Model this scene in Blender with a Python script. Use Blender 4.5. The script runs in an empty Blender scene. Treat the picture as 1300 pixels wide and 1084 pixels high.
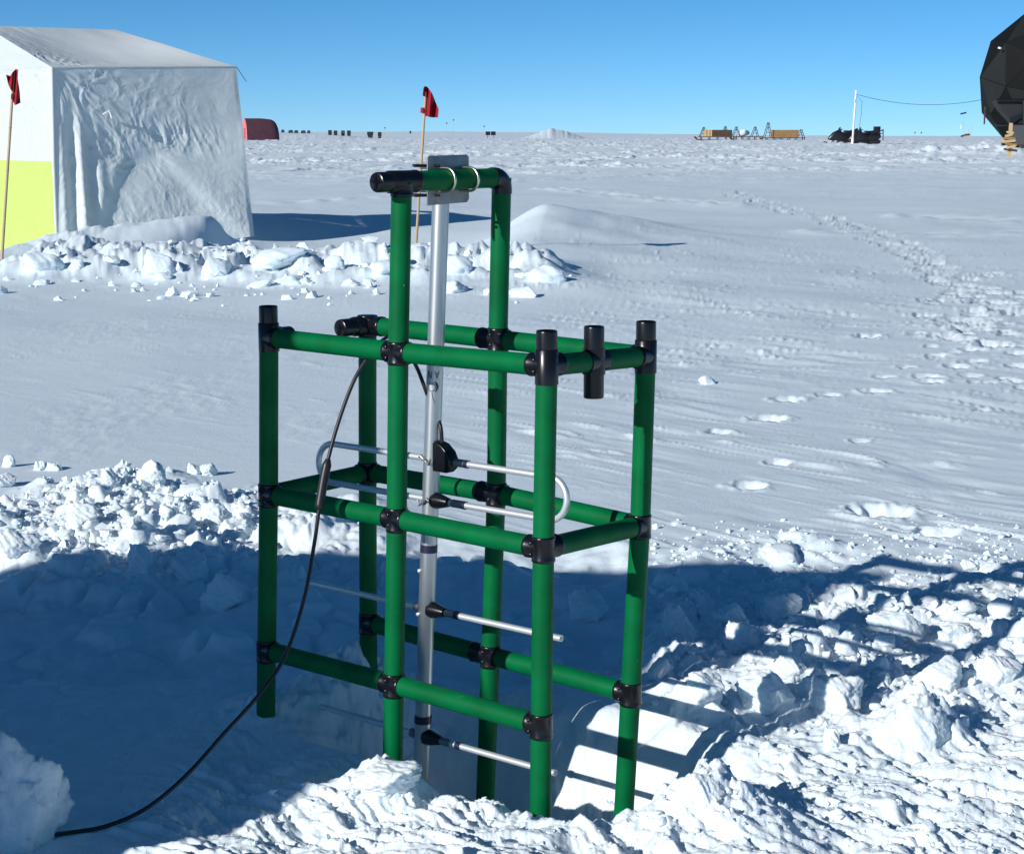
import bpy, bmesh, math, random
import numpy as np
from mathutils import Vector, Matrix
from math import radians, sin, cos, pi, sqrt, atan2

random.seed(7)
rng = np.random.default_rng(7)
sc = bpy.context.scene
col = sc.collection

# ------------------------------------------------------------------ camera, sky, sun, exposure
F = 2300.0 / 1300.0                  # focal length over picture width
HCAM = 1.55
PITCH = math.atan(369 / 2300.0)
cam_d = bpy.data.cameras.new('camera')
cam = bpy.data.objects.new('camera', cam_d)
col.objects.link(cam)
cam.location = (0, 0, HCAM)
cam.rotation_euler = (pi / 2 - PITCH, 0, 0)
cam_d.sensor_fit = 'HORIZONTAL'
cam_d.sensor_width = 36
cam_d.lens = F * 36
cam_d.clip_start = 0.05
cam_d.clip_end = 20000
sc.camera = cam

SUN_HEAD = 47.0                      # shadows run this many degrees right of straight ahead
SUN_EL = 23.5
hd = radians(SUN_HEAD)
SH = Vector((sin(hd), cos(hd), 0))   # direction in which shadows fall
to_sun = Vector((-SH.x * cos(radians(SUN_EL)), -SH.y * cos(radians(SUN_EL)), sin(radians(SUN_EL))))
sun_d = bpy.data.lights.new('sun', 'SUN')
sun_d.energy = 4.1
sun_d.angle = radians(0.5)
sun_d.color = (1.0, 0.975, 0.94)
sun = bpy.data.objects.new('sun', sun_d)
col.objects.link(sun)
sun.rotation_euler = to_sun.to_track_quat('Z', 'Y').to_euler()

world = bpy.data.worlds.new('World')
sc.world = world
world.use_nodes = True
wn = world.node_tree
for n in list(wn.nodes):
    wn.nodes.remove(n)
sky = wn.nodes.new('ShaderNodeTexSky')
sky.sky_type = 'NISHITA'
sky.sun_disc = False
sky.sun_elevation = radians(SUN_EL)
sky.sun_rotation = math.atan2(to_sun.x, to_sun.y)
sky.altitude = 0
sky.air_density = 0.4
sky.dust_density = 0.0
sky.ozone_density = 6.0
hsv = wn.nodes.new('ShaderNodeHueSaturation')
hsv.inputs['Saturation'].default_value = 1.10
hsv.inputs['Hue'].default_value = 0.487
bg = wn.nodes.new('ShaderNodeBackground')
bg.inputs['Strength'].default_value = 0.096
wo = wn.nodes.new('ShaderNodeOutputWorld')
wn.links.new(sky.outputs[0], hsv.inputs['Color'])
wn.links.new(hsv.outputs[0], bg.inputs['Color'])
wn.links.new(bg.outputs[0], wo.inputs['Surface'])

sc.view_settings.view_transform = 'Standard'
sc.view_settings.look = 'None'
sc.view_settings.exposure = 0.12
sc.view_settings.gamma = 1.0
sc.view_settings.use_curve_mapping = False
sc.render.engine = 'CYCLES'

# ------------------------------------------------------------------ helpers
PC, PS = cos(PITCH), sin(PITCH)


def ray(u, v):
    """direction of a photograph pixel (1300 x 1084) in the world"""
    x, y, z = (u - 650) / 2300.0, (542 - v) / 2300.0, 1.0
    return Vector((x, z * PC + y * PS, y * PC - z * PS))


def gp(u, v, z=0.0):
    d = ray(u, v)
    t = (z - HCAM) / d.z
    return Vector((d.x * t, d.y * t, z))


def at(u, v, Y):
    """point on the ray of a pixel at world distance Y ahead"""
    d = ray(u, v)
    t = Y / d.y
    return Vector((d.x * t, Y, HCAM + d.z * t))


def nodes_of(m):
    return m.node_tree.nodes, m.node_tree.links


def mat(name, base, rough=0.6, metal=0.0, noise=0.0, nscale=20.0, bump=0.0, bscale=60.0,
        spec=0.5, coat=0.0, trans=0.0, col2=None, stretch=None):
    m = bpy.data.materials.new(name)
    m.use_nodes = True
    N, L = nodes_of(m)
    b = N['Principled BSDF']
    b.inputs['Base Color'].default_value = (*base, 1)
    b.inputs['Roughness'].default_value = rough
    b.inputs['Metallic'].default_value = metal
    b.inputs['Specular IOR Level'].default_value = spec
    b.inputs['Coat Weight'].default_value = coat
    tc = N.new('ShaderNodeTexCoord')
    src = tc.outputs['Object']
    if stretch:
        mp = N.new('ShaderNodeMapping')
        mp.inputs['Scale'].default_value = stretch
        L.new(src, mp.inputs['Vector'])
        src = mp.outputs[0]
    if noise > 0:
        nz = N.new('ShaderNodeTexNoise')
        nz.inputs['Scale'].default_value = nscale
        nz.inputs['Detail'].default_value = 5
        L.new(src, nz.inputs['Vector'])
        r = N.new('ShaderNodeValToRGB')
        r.color_ramp.elements[0].position = 0.32
        r.color_ramp.elements[1].position = 0.68
        c2 = col2 or tuple(c * (1 - noise) for c in base)
        r.color_ramp.elements[0].color = (*c2, 1)
        r.color_ramp.elements[1].color = (*base, 1)
        L.new(nz.outputs['Fac'], r.inputs['Fac'])
        L.new(r.outputs[0], b.inputs['Base Color'])
        mr = N.new('ShaderNodeMapRange')
        mr.inputs['To Min'].default_value = min(1, rough + 0.12)
        mr.inputs['To Max'].default_value = max(0.05, rough - 0.08)
        L.new(nz.outputs['Fac'], mr.inputs['Value'])
        L.new(mr.outputs[0], b.inputs['Roughness'])
    if bump > 0:
        nb = N.new('ShaderNodeTexNoise')
        nb.inputs['Scale'].default_value = bscale
        nb.inputs['Detail'].default_value = 6
        L.new(src, nb.inputs['Vector'])
        bp = N.new('ShaderNodeBump')
        bp.inputs['Distance'].default_value = bump
        bp.inputs['Strength'].default_value = 1.0
        L.new(nb.outputs['Fac'], bp.inputs['Height'])
        L.new(bp.outputs[0], b.inputs['Normal'])
    if trans > 0:
        tr = N.new('ShaderNodeBsdfTranslucent')
        tr.inputs['Color'].default_value = (*base, 1)
        mx = N.new('ShaderNodeMixShader')
        mx.inputs[0].default_value = trans
        L.new(b.outputs[0], mx.inputs[1])
        L.new(tr.outputs[0], mx.inputs[2])
        L.new(mx.outputs[0], N['Material Output'].inputs['Surface'])
    return m


def snow_material(name, sss=0.0, grain=0.004, gscale=55.0, wide=0.0, crust=False):
    m = bpy.data.materials.new(name)
    m.use_nodes = True
    N, L = nodes_of(m)
    b = N['Principled BSDF']
    b.inputs['Roughness'].default_value = 0.75
    b.inputs['Specular IOR Level'].default_value = 0.25
    geo = N.new('ShaderNodeNewGeometry')
    class tc:
        outputs = {'Object': geo.outputs['Position']}
    nz = N.new('ShaderNodeTexNoise')
    nz.inputs['Scale'].default_value = 0.9
    nz.inputs['Detail'].default_value = 6
    L.new(tc.outputs['Object'], nz.inputs['Vector'])
    r = N.new('ShaderNodeValToRGB')
    r.color_ramp.elements[0].position = 0.3
    r.color_ramp.elements[1].position = 0.7
    r.color_ramp.elements[0].color = (0.77, 0.86, 0.90, 1)
    r.color_ramp.elements[1].color = (0.83, 0.90, 0.93, 1)
    L.new(nz.outputs['Fac'], r.inputs['Fac'])
    L.new(r.outputs[0], b.inputs['Base Color'])
    if crust:       # hard wind crust is bluer and a little darker than freshly broken snow
        av = N.new('ShaderNodeAttribute'); av.attribute_name = 'broken'
        mxc = N.new('ShaderNodeMix'); mxc.data_type = 'RGBA'
        mxc.inputs['A'].default_value = (0.75, 0.855, 0.905, 1)
        L.new(av.outputs['Fac'], mxc.inputs['Factor'])
        L.new(r.outputs[0], mxc.inputs['B'])
        L.new(mxc.outputs['Result'], b.inputs['Base Color'])
    if sss > 0:
        b.inputs['Subsurface Weight'].default_value = sss
        b.inputs['Subsurface Radius'].default_value = (0.3, 0.6, 1.0)
        b.inputs['Subsurface Scale'].default_value = 0.03
    n1 = N.new('ShaderNodeTexNoise')
    n1.inputs['Scale'].default_value = gscale
    n1.inputs['Detail'].default_value = 5
    n1.inputs['Roughness'].default_value = 0.65
    L.new(tc.outputs['Object'], n1.inputs['Vector'])
    b1 = N.new('ShaderNodeBump')
    b1.inputs['Distance'].default_value = grain
    L.new(n1.outputs['Fac'], b1.inputs['Height'])
    last = b1
    n3 = N.new('ShaderNodeTexNoise')
    n3.inputs['Scale'].default_value = 260
    n3.inputs['Detail'].default_value = 3
    L.new(tc.outputs['Object'], n3.inputs['Vector'])
    b3 = N.new('ShaderNodeBump')
    b3.inputs['Distance'].default_value = .0016
    L.new(n3.outputs['Fac'], b3.inputs['Height'])
    L.new(b1.outputs[0], b3.inputs['Normal'])
    last = b3
    if wide > 0:
        mp = N.new('ShaderNodeMapping')
        mp.inputs['Rotation'].default_value = (0, 0, radians(25))
        mp.inputs['Scale'].default_value = (1.0, 3.2, 1.0)
        L.new(tc.outputs['Object'], mp.inputs['Vector'])
        n2 = N.new('ShaderNodeTexNoise')
        n2.inputs['Scale'].default_value = 2.2
        n2.inputs['Detail'].default_value = 7
        n2.inputs['Roughness'].default_value = 0.6
        L.new(mp.outputs[0], n2.inputs['Vector'])
        b2 = N.new('ShaderNodeBump')
        b2.inputs['Distance'].default_value = wide
        L.new(n2.outputs['Fac'], b2.inputs['Height'])
        L.new(b2.outputs[0], b1.inputs['Normal'])
    L.new(last.outputs[0], b.inputs['Normal'])
    return m


def link(name, me, m=None, parent=None):
    o = bpy.data.objects.new(name, me)
    col.objects.link(o)
    if m is not None:
        me.materials.clear()
        me.materials.append(m)
    if parent is not None:
        o.parent = parent
    return o


def tag(o, label=None, cat=None, group=None, kind=None):
    if label: o['label'] = label
    if cat: o['category'] = cat
    if group: o['group'] = group
    if kind: o['kind'] = kind
    return o


def thing(name, loc, label, cat, group=None):
    o = bpy.data.objects.new(name, None)
    col.objects.link(o)
    o.location = loc
    o.empty_display_size = 0.1
    return tag(o, label, cat, group)


class MB:
    """collects vertices and faces given in world space"""
    def __init__(s):
        s.v, s.f = [], []

    def add(s, vs, fs):
        k = len(s.v)
        s.v += [tuple(p) for p in vs]
        s.f += [tuple(i + k for i in f) for f in fs]
        return s

    def box(s, c, size, rz=0.0, M=None, taper=1.0):
        hx, hy, hz = size[0] / 2, size[1] / 2, size[2] / 2
        R = M if M is not None else Matrix.Rotation(rz, 3, 'Z')
        vs = []
        for z in (-1, 1):
            t = taper if z > 0 else 1
            for x, y in ((-1, -1), (1, -1), (1, 1), (-1, 1)):
                vs.append(Vector(c) + R @ Vector((x * hx * t, y * hy * t, z * hz)))
        return s.add(vs, [(3, 2, 1, 0), (4, 5, 6, 7), (0, 1, 5, 4), (1, 2, 6, 5), (2, 3, 7, 6), (3, 0, 4, 7)])

    def tube(s, pts, r, n=24, caps=True, hollow=None):
        pts = [Vector(p) for p in pts]
        rs = r if isinstance(r, (list, tuple)) else [r] * len(pts)
        rings = []
        t0 = (pts[1] - pts[0]).normalized()
        up = Vector((0, 0, 1)) if abs(t0.z) < 0.9 else Vector((1, 0, 0))
        a = t0.cross(up).normalized()
        k = len(s.v)
        for i, p in enumerate(pts):
            if i == 0: t = t0
            elif i == len(pts) - 1: t = (pts[i] - pts[i - 1]).normalized()
            else: t = ((pts[i] - pts[i - 1]).normalized() + (pts[i + 1] - pts[i]).normalized()).normalized()
            a = (a - t * a.dot(t)).normalized()
            b = t.cross(a)
            for j in range(n):
                w = 2 * pi * j / n
                s.v.append(tuple(p + (a * cos(w) + b * sin(w)) * rs[i]))
        for i in range(len(pts) - 1):
            for j in range(n):
                q = k + i * n + j
                q2 = k + i * n + (j + 1) % n
                s.f.append((q, q2, q2 + n, q + n))
        if caps:
            s.f.append(tuple(k + j for j in range(n))[::-1])
            e = k + (len(pts) - 1) * n
            s.f.append(tuple(e + j for j in range(n)))
        return s

    def cup(s, p0, p1, r, ri, n=28, depth=0.03):
        """tube from p0 to p1 with an open, rounded mouth at p1"""
        p0, p1 = Vector(p0), Vector(p1)
        t = (p1 - p0).normalized()
        return s.tube([p0, p1 - t * .004, p1 - t * .001, p1, p1, p1 - t * .002, p1 - t * depth],
                      [r, r, r * .97, r * .93, ri + .0012, ri, ri], n=n)

    def prism(s, outline, origin, ax, ay, an, depth, inset=0.0):
        """outline (a,b) pairs in the plane ax, ay, extruded symmetric along an"""
        o, ax, ay, an = Vector(origin), Vector(ax), Vector(ay), Vector(an)
        n = len(outline)
        ca = sum(p[0] for p in outline) / n
        cb = sum(p[1] for p in outline) / n
        vs = []
        prof = [(-.5, 1 - inset), (-.38, 1.0), (.38, 1.0), (.5, 1 - inset)] if inset else [(-.5, 1), (.5, 1)]
        for d, k in prof:
            for a, b in outline:
                vs.append(o + ax * (ca + (a - ca) * k) + ay * (cb + (b - cb) * k) + an * (d * depth))
        fs = []
        m_ = len(prof)
        for q in range(m_ - 1):
            for i in range(n):
                j = (i + 1) % n
                fs.append((q * n + i, q * n + j, (q + 1) * n + j, (q + 1) * n + i))
        fs.append(tuple(range(n))[::-1])
        fs.append(tuple((m_ - 1) * n + i for i in range(n)))
        return s.add(vs, fs)

    def build(s, name, m, parent=None, smooth=True, bevel=0.0, angle=40, origin=None):
        off = Vector((0, 0, 0))
        if parent is not None:
            q = parent
            while q is not None:
                off = off + q.location
                q = q.parent
        if origin is not None:
            off = off + Vector(origin)
        me = bpy.data.meshes.new(name)
        me.from_pydata([(a - off.x, b - off.y, c - off.z) for a, b, c in s.v], [], s.f)
        bm = bmesh.new()
        bm.from_mesh(me)
        bmesh.ops.recalc_face_normals(bm, faces=bm.faces)
        if bevel > 0:
            es = [e for e in bm.edges if len(e.link_faces) == 2 and e.calc_face_angle(0) > radians(30)]
            bmesh.ops.bevel(bm, geom=es, offset=bevel, segments=2, profile=0.6, affect='EDGES', clamp_overlap=True)
        bm.to_mesh(me)
        bm.free()
        if smooth:
            me.polygons.foreach_set('use_smooth', [True] * len(me.polygons))
            try:
                me.set_sharp_from_angle(angle=radians(angle))
            except Exception:
                pass
        o = link(name, me, m, parent)
        if origin is not None:
            o.location = Vector(origin)
        return o


# ------------------------------------------------------------------ numpy noise
_perm = rng.permutation(512)
_g = rng.uniform(0, 2 * pi, 512)
_gx, _gy = np.cos(_g), np.sin(_g)


def perlin(x, y, seed=0):
    xi = np.floor(x).astype(np.int64)
    yi = np.floor(y).astype(np.int64)
    xf, yf = x - xi, y - yi
    u = xf * xf * xf * (xf * (xf * 6 - 15) + 10)
    v = yf * yf * yf * (yf * (yf * 6 - 15) + 10)

    def gr(ix, iy, dx, dy):
        h = _perm[(ix + _perm[(iy + seed * 37) & 511]) & 511]
        return _gx[h] * dx + _gy[h] * dy
    n00 = gr(xi, yi, xf, yf)
    n10 = gr(xi + 1, yi, xf - 1, yf)
    n01 = gr(xi, yi + 1, xf, yf - 1)
    n11 = gr(xi + 1, yi + 1, xf - 1, yf - 1)
    a = n00 + u * (n10 - n00)
    b = n01 + u * (n11 - n01)
    return (a + v * (b - a)) * 1.5


def fbm(x, y, oct=4, seed=0, gain=0.5, ridge=False):
    s = np.zeros_like(x)
    a, f = 1.0, 1.0
    for i in range(oct):
        n = perlin(x * f + 13.7 * i, y * f + 7.3 * i, seed + i)
        if ridge: n = 1 - 2 * np.abs(n) * 1.3
        s += a * n
        a *= gain
        f *= 2.03
    return s


def worley(x, y, seed=0, plates=False):
    """distance to the nearest feature point and a random tilt plane per cell"""
    xi = np.floor(x).astype(np.int64)
    yi = np.floor(y).astype(np.int64)
    best = np.full(x.shape, 9.0)
    sec = np.full(x.shape, 9.0)
    val = np.zeros(x.shape)
    tlt = np.zeros(x.shape)
    for dx in (-1, 0, 1):
        for dy in (-1, 0, 1):
            cx, cy = xi + dx, yi + dy
            h = _perm[(cx + _perm[(cy + seed * 53) & 511]) & 511]
            h2 = _perm[(h + 91) & 511]
            h3 = _perm[(h2 + 17) & 511]
            px = cx + h / 512.0
            py = cy + h2 / 512.0
            ddx, ddy = x - px, y - py
            d = np.sqrt(ddx ** 2 + ddy ** 2)
            nb = d < best
            sec = np.where(nb, best, np.minimum(sec, d))
            val = np.where(nb, h3 / 512.0, val)
            tlt = np.where(nb, _gx[h3] * ddx + _gy[h3] * ddy, tlt)
            best = np.where(nb, d, best)
    e = ss(0.0, .22, sec - best)
    return best, sec, val * e, tlt * e


def ss(a, b, x):
    t = np.clip((x - a) / (b - a), 0, 1)
    return t * t * (3 - 2 * t)


def gauss(x, y, cx, cy, sx, sy, rot=0.0):
    c, s = cos(rot), sin(rot)
    dx, dy = x - cx, y - cy
    a = (dx * c + dy * s) / sx
    b = (-dx * s + dy * c) / sy
    return np.exp(-0.5 * (a * a + b * b))


# ------------------------------------------------------------------ the green frame's nodes (metres)
FN = {('M', 'b'): (-0.262, 4.343, 1.443), ('N', 'b'): (-0.026, 4.631, 1.446),
      ('A', 't'): (-0.625, 4.634, 1.039), ('M', 't'): (-0.274, 4.341, 1.036), ('B', 't'): (0.078, 4.049, 1.040),
      ('C', 't'): (0.322, 4.334, 1.027), ('N', 't'): (-0.036, 4.629, 1.035), ('D', 't'): (-0.394, 4.922, 1.041),
      ('A', 'm'): (-0.634, 4.632, 0.629), ('M', 'm'): (-0.282, 4.340, 0.626), ('B', 'm'): (0.072, 4.046, 0.620),
      ('C', 'm'): (0.313, 4.332, 0.611), ('N', 'm'): (-0.041, 4.628, 0.632), ('D', 'm'): (-0.399, 4.921, 0.634),
      ('A', 'l'): (-0.648, 4.631, 0.211), ('M', 'l'): (-0.293, 4.339, 0.208), ('B', 'l'): (0.068, 4.045, 0.201),
      ('C', 'l'): (0.294, 4.330, 0.188), ('N', 'l'): (-0.057, 4.625, 0.198), ('D', 'l'): (-0.402, 4.919, 0.207)}
FN = {k: Vector(v) for k, v in FN.items()}
EX = (FN[('B', 'm')] - FN[('A', 'm')]); EX.z = 0; EX.normalize()
EY = (FN[('C', 'm')] - FN[('B', 'm')]); EY.z = 0; EY.normalize()

# footprints: (u, v) pixel centres of the trodden trail, dents with a lit far wall
trail = []
_r = random.Random(3)
path_px = [(925, 243), (960, 256), (1000, 266), (1040, 274), (1080, 290), (1110, 302), (1140, 314), (1165, 325), (1185, 338),
           (1205, 352), (1225, 372), (1240, 392), (1228, 410), (1250, 430), (1262, 452)]
for i in range(len(path_px) - 1):
    a, b = gp(*path_px[i]), gp(*path_px[i + 1])
    n = max(2, int((b - a).length / 0.42))
    for k in range(n):
        p = a.lerp(b, k / n)
        for sx in (-1, 1):
            if _r.random() < .8:
                trail.append((p.x + sx * .16 + _r.uniform(-.14, .14), p.y + _r.uniform(-.25, .25), _r.uniform(.11, .17), _r.uniform(.13, .2), _r.uniform(.035, .065)))
for u, v, w in [(912, 549, 44), (988, 587, 44), (950, 617, 60), (1118, 650, 100), (1190, 678, 70), (1000, 508, 50), (1050, 503, 40), (1122, 481, 36),
                (1110, 499, 50), (1188, 455, 40), (1215, 471, 40), (1255, 441, 50), (1228, 415, 40), (1280, 428, 40), (975, 532, 60), (1240, 728, 80),
                (1100, 430, 46), (1150, 470, 30), (1290, 455, 40), (1285, 400, 40), (1195, 430, 45), (1000, 690, 40), (1175, 400, 45), (1290, 377, 30),
                (1265, 395, 36), (1235, 448, 40), (1090, 560, 30), (1245, 520, 30)]:
    p = gp(u, v)
    s = w / 2300 * p.y
    trail.append((p.x, p.y, s * .40, s * .40, min(.07, s * .24)))
for _k in range(46):
    _t = _r.random()
    p = gp(1150 + 150 * _r.random() ** .8, 345 + 150 * _t)
    s = _r.uniform(24, 48) / 2300 * p.y
    trail.append((p.x, p.y, s * .40, s * .36, min(.07, s * .22)))
tracks = []
for (u0, v0, u1, v1) in [(340, 222, 620, 208), (640, 215, 900, 200), (700, 240, 930, 262), (1170, 276, 1300, 281), (320, 258, 520, 252), (1060, 300, 1290, 297), (640, 232, 900, 222)]:
    a, b = gp(u0, v0), gp(u1, v1)
    tracks.append((a.x, a.y, b.x, b.y))

drift_c = gp(190, 300)
dune_c = gp(690, 312)


def height(x, y, want=False):
    x = np.asarray(x, dtype=float)
    y = np.asarray(y, dtype=float)
    d = np.sqrt(x * x + y * y)
    ahead = ss(0.0, 2.0, y)
    # --- broad form of the plain
    z = 0.05 * fbm(x / 5.0, y / 5.0, 3, 1) * ss(8, 14, d)
    z += 0.25 * fbm(x / 40.0, y / 60.0, 3, 2) * ss(45, 120, d)
    z += 1.0 * ss(45, 260, d)                                       # gentle rise to the camp
    az = np.arctan2(x, np.maximum(y, 1e-3))
    far = 9.5 - 9.0 * ss(-.05, .22, az)
    z += (-1.6 + 0.0 * far) * ss(300, 700, d) + (far + 1.0) * ss(900, 3800, d) + 1.2 * fbm(x / 260.0, y / 400.0, 4, 5) * ss(500, 1500, d)
    # snow mounds far off
    q = at(703, 168, 560.0); z += 2.7 * gauss(x, y, q.x, q.y, 4.6, 20) * (1 + .22 * fbm(x / 3.1, y / 9, 4, 31, .65)) + 1.6 * gauss(x, y, q.x, q.y, 9, 30)
    q = at(1235, 178, 135.0); z += (.42 * gauss(x, y, q.x, q.y, 2.0, 3) + .32 * gauss(x, y, q.x - 3.4, q.y + 1, 1.6, 3) + .5 * gauss(x, y, q.x + 1.3, q.y + 3, .5, 2) + .35 * gauss(x, y, q.x + 2.7, q.y, .8, 2)) * (1 + .35 * fbm(x / .8, y / 2., 3, 32))
    q = at(400, 168, 420.0); z += 1.4 * gauss(x, y, q.x, q.y, 9, 20)
    # --- rough, trampled belt further out
    brk = ss(62, 92, d + 8 * fbm(x / 12, y / 30, 3, 91)) * (1 - .45 * ss(300, 420, d)) + .30 * ss(.25, .7, fbm(x / 1.6, y / 2.6, 4, 92)) * ss(24, 40, d)
    q = at(703, 168, 560.0); brk = np.maximum(brk, 1.6 * gauss(x, y, q.x, q.y, 7, 30))
    belt = ss(26, 34, d) * (1 - ss(400, 900, d))
    rough = 0.045 * fbm(x / 1.3, y / 1.3, 4, 9, .6) + 0.05 * np.maximum(0, fbm(x / 2.2, y / 3.0, 3, 10)) 
    z += rough * belt * (0.2 + .8 * ss(-.3, .5, fbm(x / 9, y / 9, 2, 12))) * (.25 + 3.0 * ss(55, 100, d))
    for (ax, ay, bx, by) in tracks:
        L2 = (bx - ax) ** 2 + (by - ay) ** 2
        t = np.clip(((x - ax) * (bx - ax) + (y - ay) * (by - ay)) / L2, 0, 1)
        dd = np.sqrt((x - ax - t * (bx - ax)) ** 2 + (y - ay - t * (by - ay)) ** 2) + .25 * fbm(x / 3, y / 3, 2, 77)
        z += (.09 * np.exp(-((dd - .35) / .22) ** 2) - .06 * np.exp(-(dd / .22) ** 2)) * (0.6 + .5 * perlin(x / .5, y / .5, 8))
        brk = np.maximum(brk, np.exp(-(dd / .3) ** 2) * ss(-.1, .5, perlin(x / .7, y / .9, 9) + .25))
    # --- sastrugi: long low wind ridges, stronger to the right
    w1 = x * 0.66 - y * 0.75
    w2 = x * 0.75 + y * 0.66
    zone = ss(5.2, 6.4, y) * (1 - ss(16, 30, d)) * ss(-.15, .12, az) + 0.22 * ss(8, 11, y) * (1 - ss(25, 35, d))
    wx = w1 + .35 * fbm(x / 1.3, y / 1.3, 2, 21)
    sas = fbm(wx / 1.0, w2 / 0.20, 4, 22, .55)
    slash = np.maximum(0, fbm(wx / 0.75, w2 / 0.10, 3, 24) - .42)
    brk = np.maximum(brk, zone * ss(.0, .35, slash) * .8)
    zone = zone * (.25 + .75 * ss(-.4, .6, fbm(x / 1.1, y / 1.7, 3, 105)))
    z += zone * (0.009 * sas + 0.035 * slash + .02 * fbm(x / 1.2, y / 1.2, 2, 25))
    z += (1 - ss(25, 40, d)) * ss(7.5, 9, y) * 0.003 * fbm(x / .12, y / .2, 3, 27) * ss(-.1, .7, fbm(x / 1.4, y / 2.2, 2, 104))
    # footprints
    for (cx, cy, sx, sy, dep) in trail:
        m_ = (np.abs(x - cx) < 4 * sx) & (np.abs(y - cy) < 4 * sy)
        if m_.any():
            xx, yy = x[m_], y[m_]
            a = (xx - cx) / sx + .25 * perlin(xx / .06, yy / .06, 3)
            b = (yy - cy) / sy + .25 * perlin(xx / .05, yy / .07, 4)
            rr = np.sqrt(a * a + b * b)
            brk[m_] = np.maximum(brk[m_], 1 - ss(.8, 1.35, rr))
            z[m_] += -.7 * dep * (1 - ss(.45, 1.15, rr)) + dep * .14 * np.exp(-((rr - 1.25) / .28) ** 2) * (1 + perlin(xx / .04, yy / .05, 5))
    # --- drift against the tent, hollow under its corner, and the sharp-crested dune
    x0 = -4.62 + .10 * (y - 27) + .12 * np.sin(y * 1.7)
    a = x - x0
    pr = np.where(a < 0, .55 * np.exp(-(a / 2.0) ** 2) + .45 * np.exp(-(np.abs(a) / .9) ** 1.4), np.exp(-(a / .42) ** 1.7))
    z += 0.60 * pr * gauss(x * 0, y, 0, 27.0, 1, 1.25) * (1 + .10 * fbm(x / .6, y / .8, 3, 95))
    z += .10 * gauss(x, y, *gp(92, 312).xy, .5, .9) * (1 + .6 * fbm(x / .3, y / .5, 3, 96))
    z -= 0.30 * gauss(x, y, *gp(300, 314).xy, .55, 1.6)
    z -= 0.36 * gauss(x, y, -2.0, 28.3, 2.3, 3.0) * ss(22.3, 24.5, y)      # wind scoop beside the tent
    z -= 0.55 * ss(24.0, 25.6, y) * (1 - ss(31, 34, y)) * (1 - ss(-7.75, -7.0, x)) * ss(-16, -13, x)
    p = gp(700, 305)
    a = x - p.x - .25 * np.sin((y - p.y) * .35)
    prof = np.where(a < 0, np.exp(-(np.abs(a) / .95) ** 1.75), np.exp(-(np.abs(a) / 2.1) ** 1.35))
    z += 0.72 * prof * (1 + .10 * fbm(x / 1.4, y / 1.1, 3, 120)) * gauss(x * 0, y, 0, p.y, 1, 2.6)
    p2 = gp(655, 372)
    z += .10 * gauss(x, y, p2.x + .6, p2.y, 1.2, .8)
    # --- belt of broken wind slab
    bl = gp(215, 345)
    cy = np.interp(x, [gp(0, 345).x, gp(215, 345).x, gp(400, 345).x, gp(560, 350).x, gp(720, 352).x], [21.0, 20.8, 20.2, 19.9, 19.6])
    rb = np.exp(-((y - cy) / 1.35) ** 4) * ss(gp(-30, 345).x, gp(70, 345).x, x) * (1 - ss(gp(660, 350).x, gp(735, 350).x, x))
    z += .13 * np.exp(-((y - cy - .3) / 1.9) ** 2) * ss(-6.4, -4.9, x) * (1 - ss(.2, 1.3, x)) * (1 + .5 * fbm(x / 1.1, y / 1.0, 3, 110))
    _, s1, v1, t1 = worley(x / .62 + .35 * fbm(x, y, 2, 41), y / 1.0, 3)
    _, s2, v2, t2 = worley(x / .28, y / .5 + .3 * fbm(x * 2, y * 2, 2, 42), 4)
    brk = np.maximum(brk, rb * .35)
    z += rb * (.07 + .10 * fbm(x / .95 + .3 * y, y / 1.1, 4, 97, .5, True) + .15 * t1 * ss(.45, .9, v1) + .09 * v1 * v1 * v1 + .03 * v2 * v2 + .06 * t2 + .03 * fbm(x / .25, y / .4, 3, 94))
    # --- left heap of shovelled rubble and the shaded clods
    hl = ss(-4.2, -3.4, x) * (1 - ss(-.9, -.1, x)) * ss(5.6, 6.6, y) * (1 - ss(7.45, 8.3, y + .45 * perlin(x / .4, y / .4, 6) + .55 * np.abs(x + 1.6) ** 1.2))
    b3, s3, v3, t3 = worley(x / .15, y / .16, 6)
    b4, s4, v4, t4 = worley(x / .07, y / .08, 7)
    pl_ = ss(-.4, .4, fbm(x / .35, y / .3, 2, 101))
    clod = (0.045 * v3 * ss(0, .45, s3 - b3) + .05 * t3) * pl_ + .018 * v4 * ss(0, .5, s4 - b4) + .006 * fbm(x / .04, y / .04, 2, 102)
    brk = np.maximum(brk, hl)
    z += hl * (0.07 * (fbm(x / .7, y / .7, 3, 43) + .5) + clod)
    z += hl * .07 * gauss(x, y, -1.6, 7.5, .5, .35)
    # shaded floor: hollows and lumps behind the frame
    sh = ss(4.75, 5.3, y) * (1 - ss(6.6, 7.1, y)) * (1 - ss(.9, 1.8, x))
    z += sh * (0.05 * fbm(x / .5, y / .5, 4, 44, .5) + .045 * v3 * v3 * ss(0, .4, s3 - b3) * ss(.1, .6, fbm(x / .5, y / .5, 2, 45) + .4) - .03)
    z += .14 * gauss(x, y, *gp(176, 712).xy, .05, .07)
    # --- right rubble field
    rr_ = ss(.30, .55, x) * ss(4.35, 4.6, y - .15 * (x - .4)) * (1 - ss(5.9, 6.5, y + .2 * perlin(x / .3, y / .3, 11)))
    b5, s5, v5, t5 = worley(x / .30 + .3 * fbm(x * 3, y * 3, 2, 46), y / .30, 8)
    b6, s6, v6, t6 = worley(x / .10, y / .10 + .2 * fbm(x * 9, y * 9, 2, 47), 9)
    brk = np.maximum(brk, rr_)
    pk = ss(-.3, .5, fbm(x / .5, y / .4, 2, 98))
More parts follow.
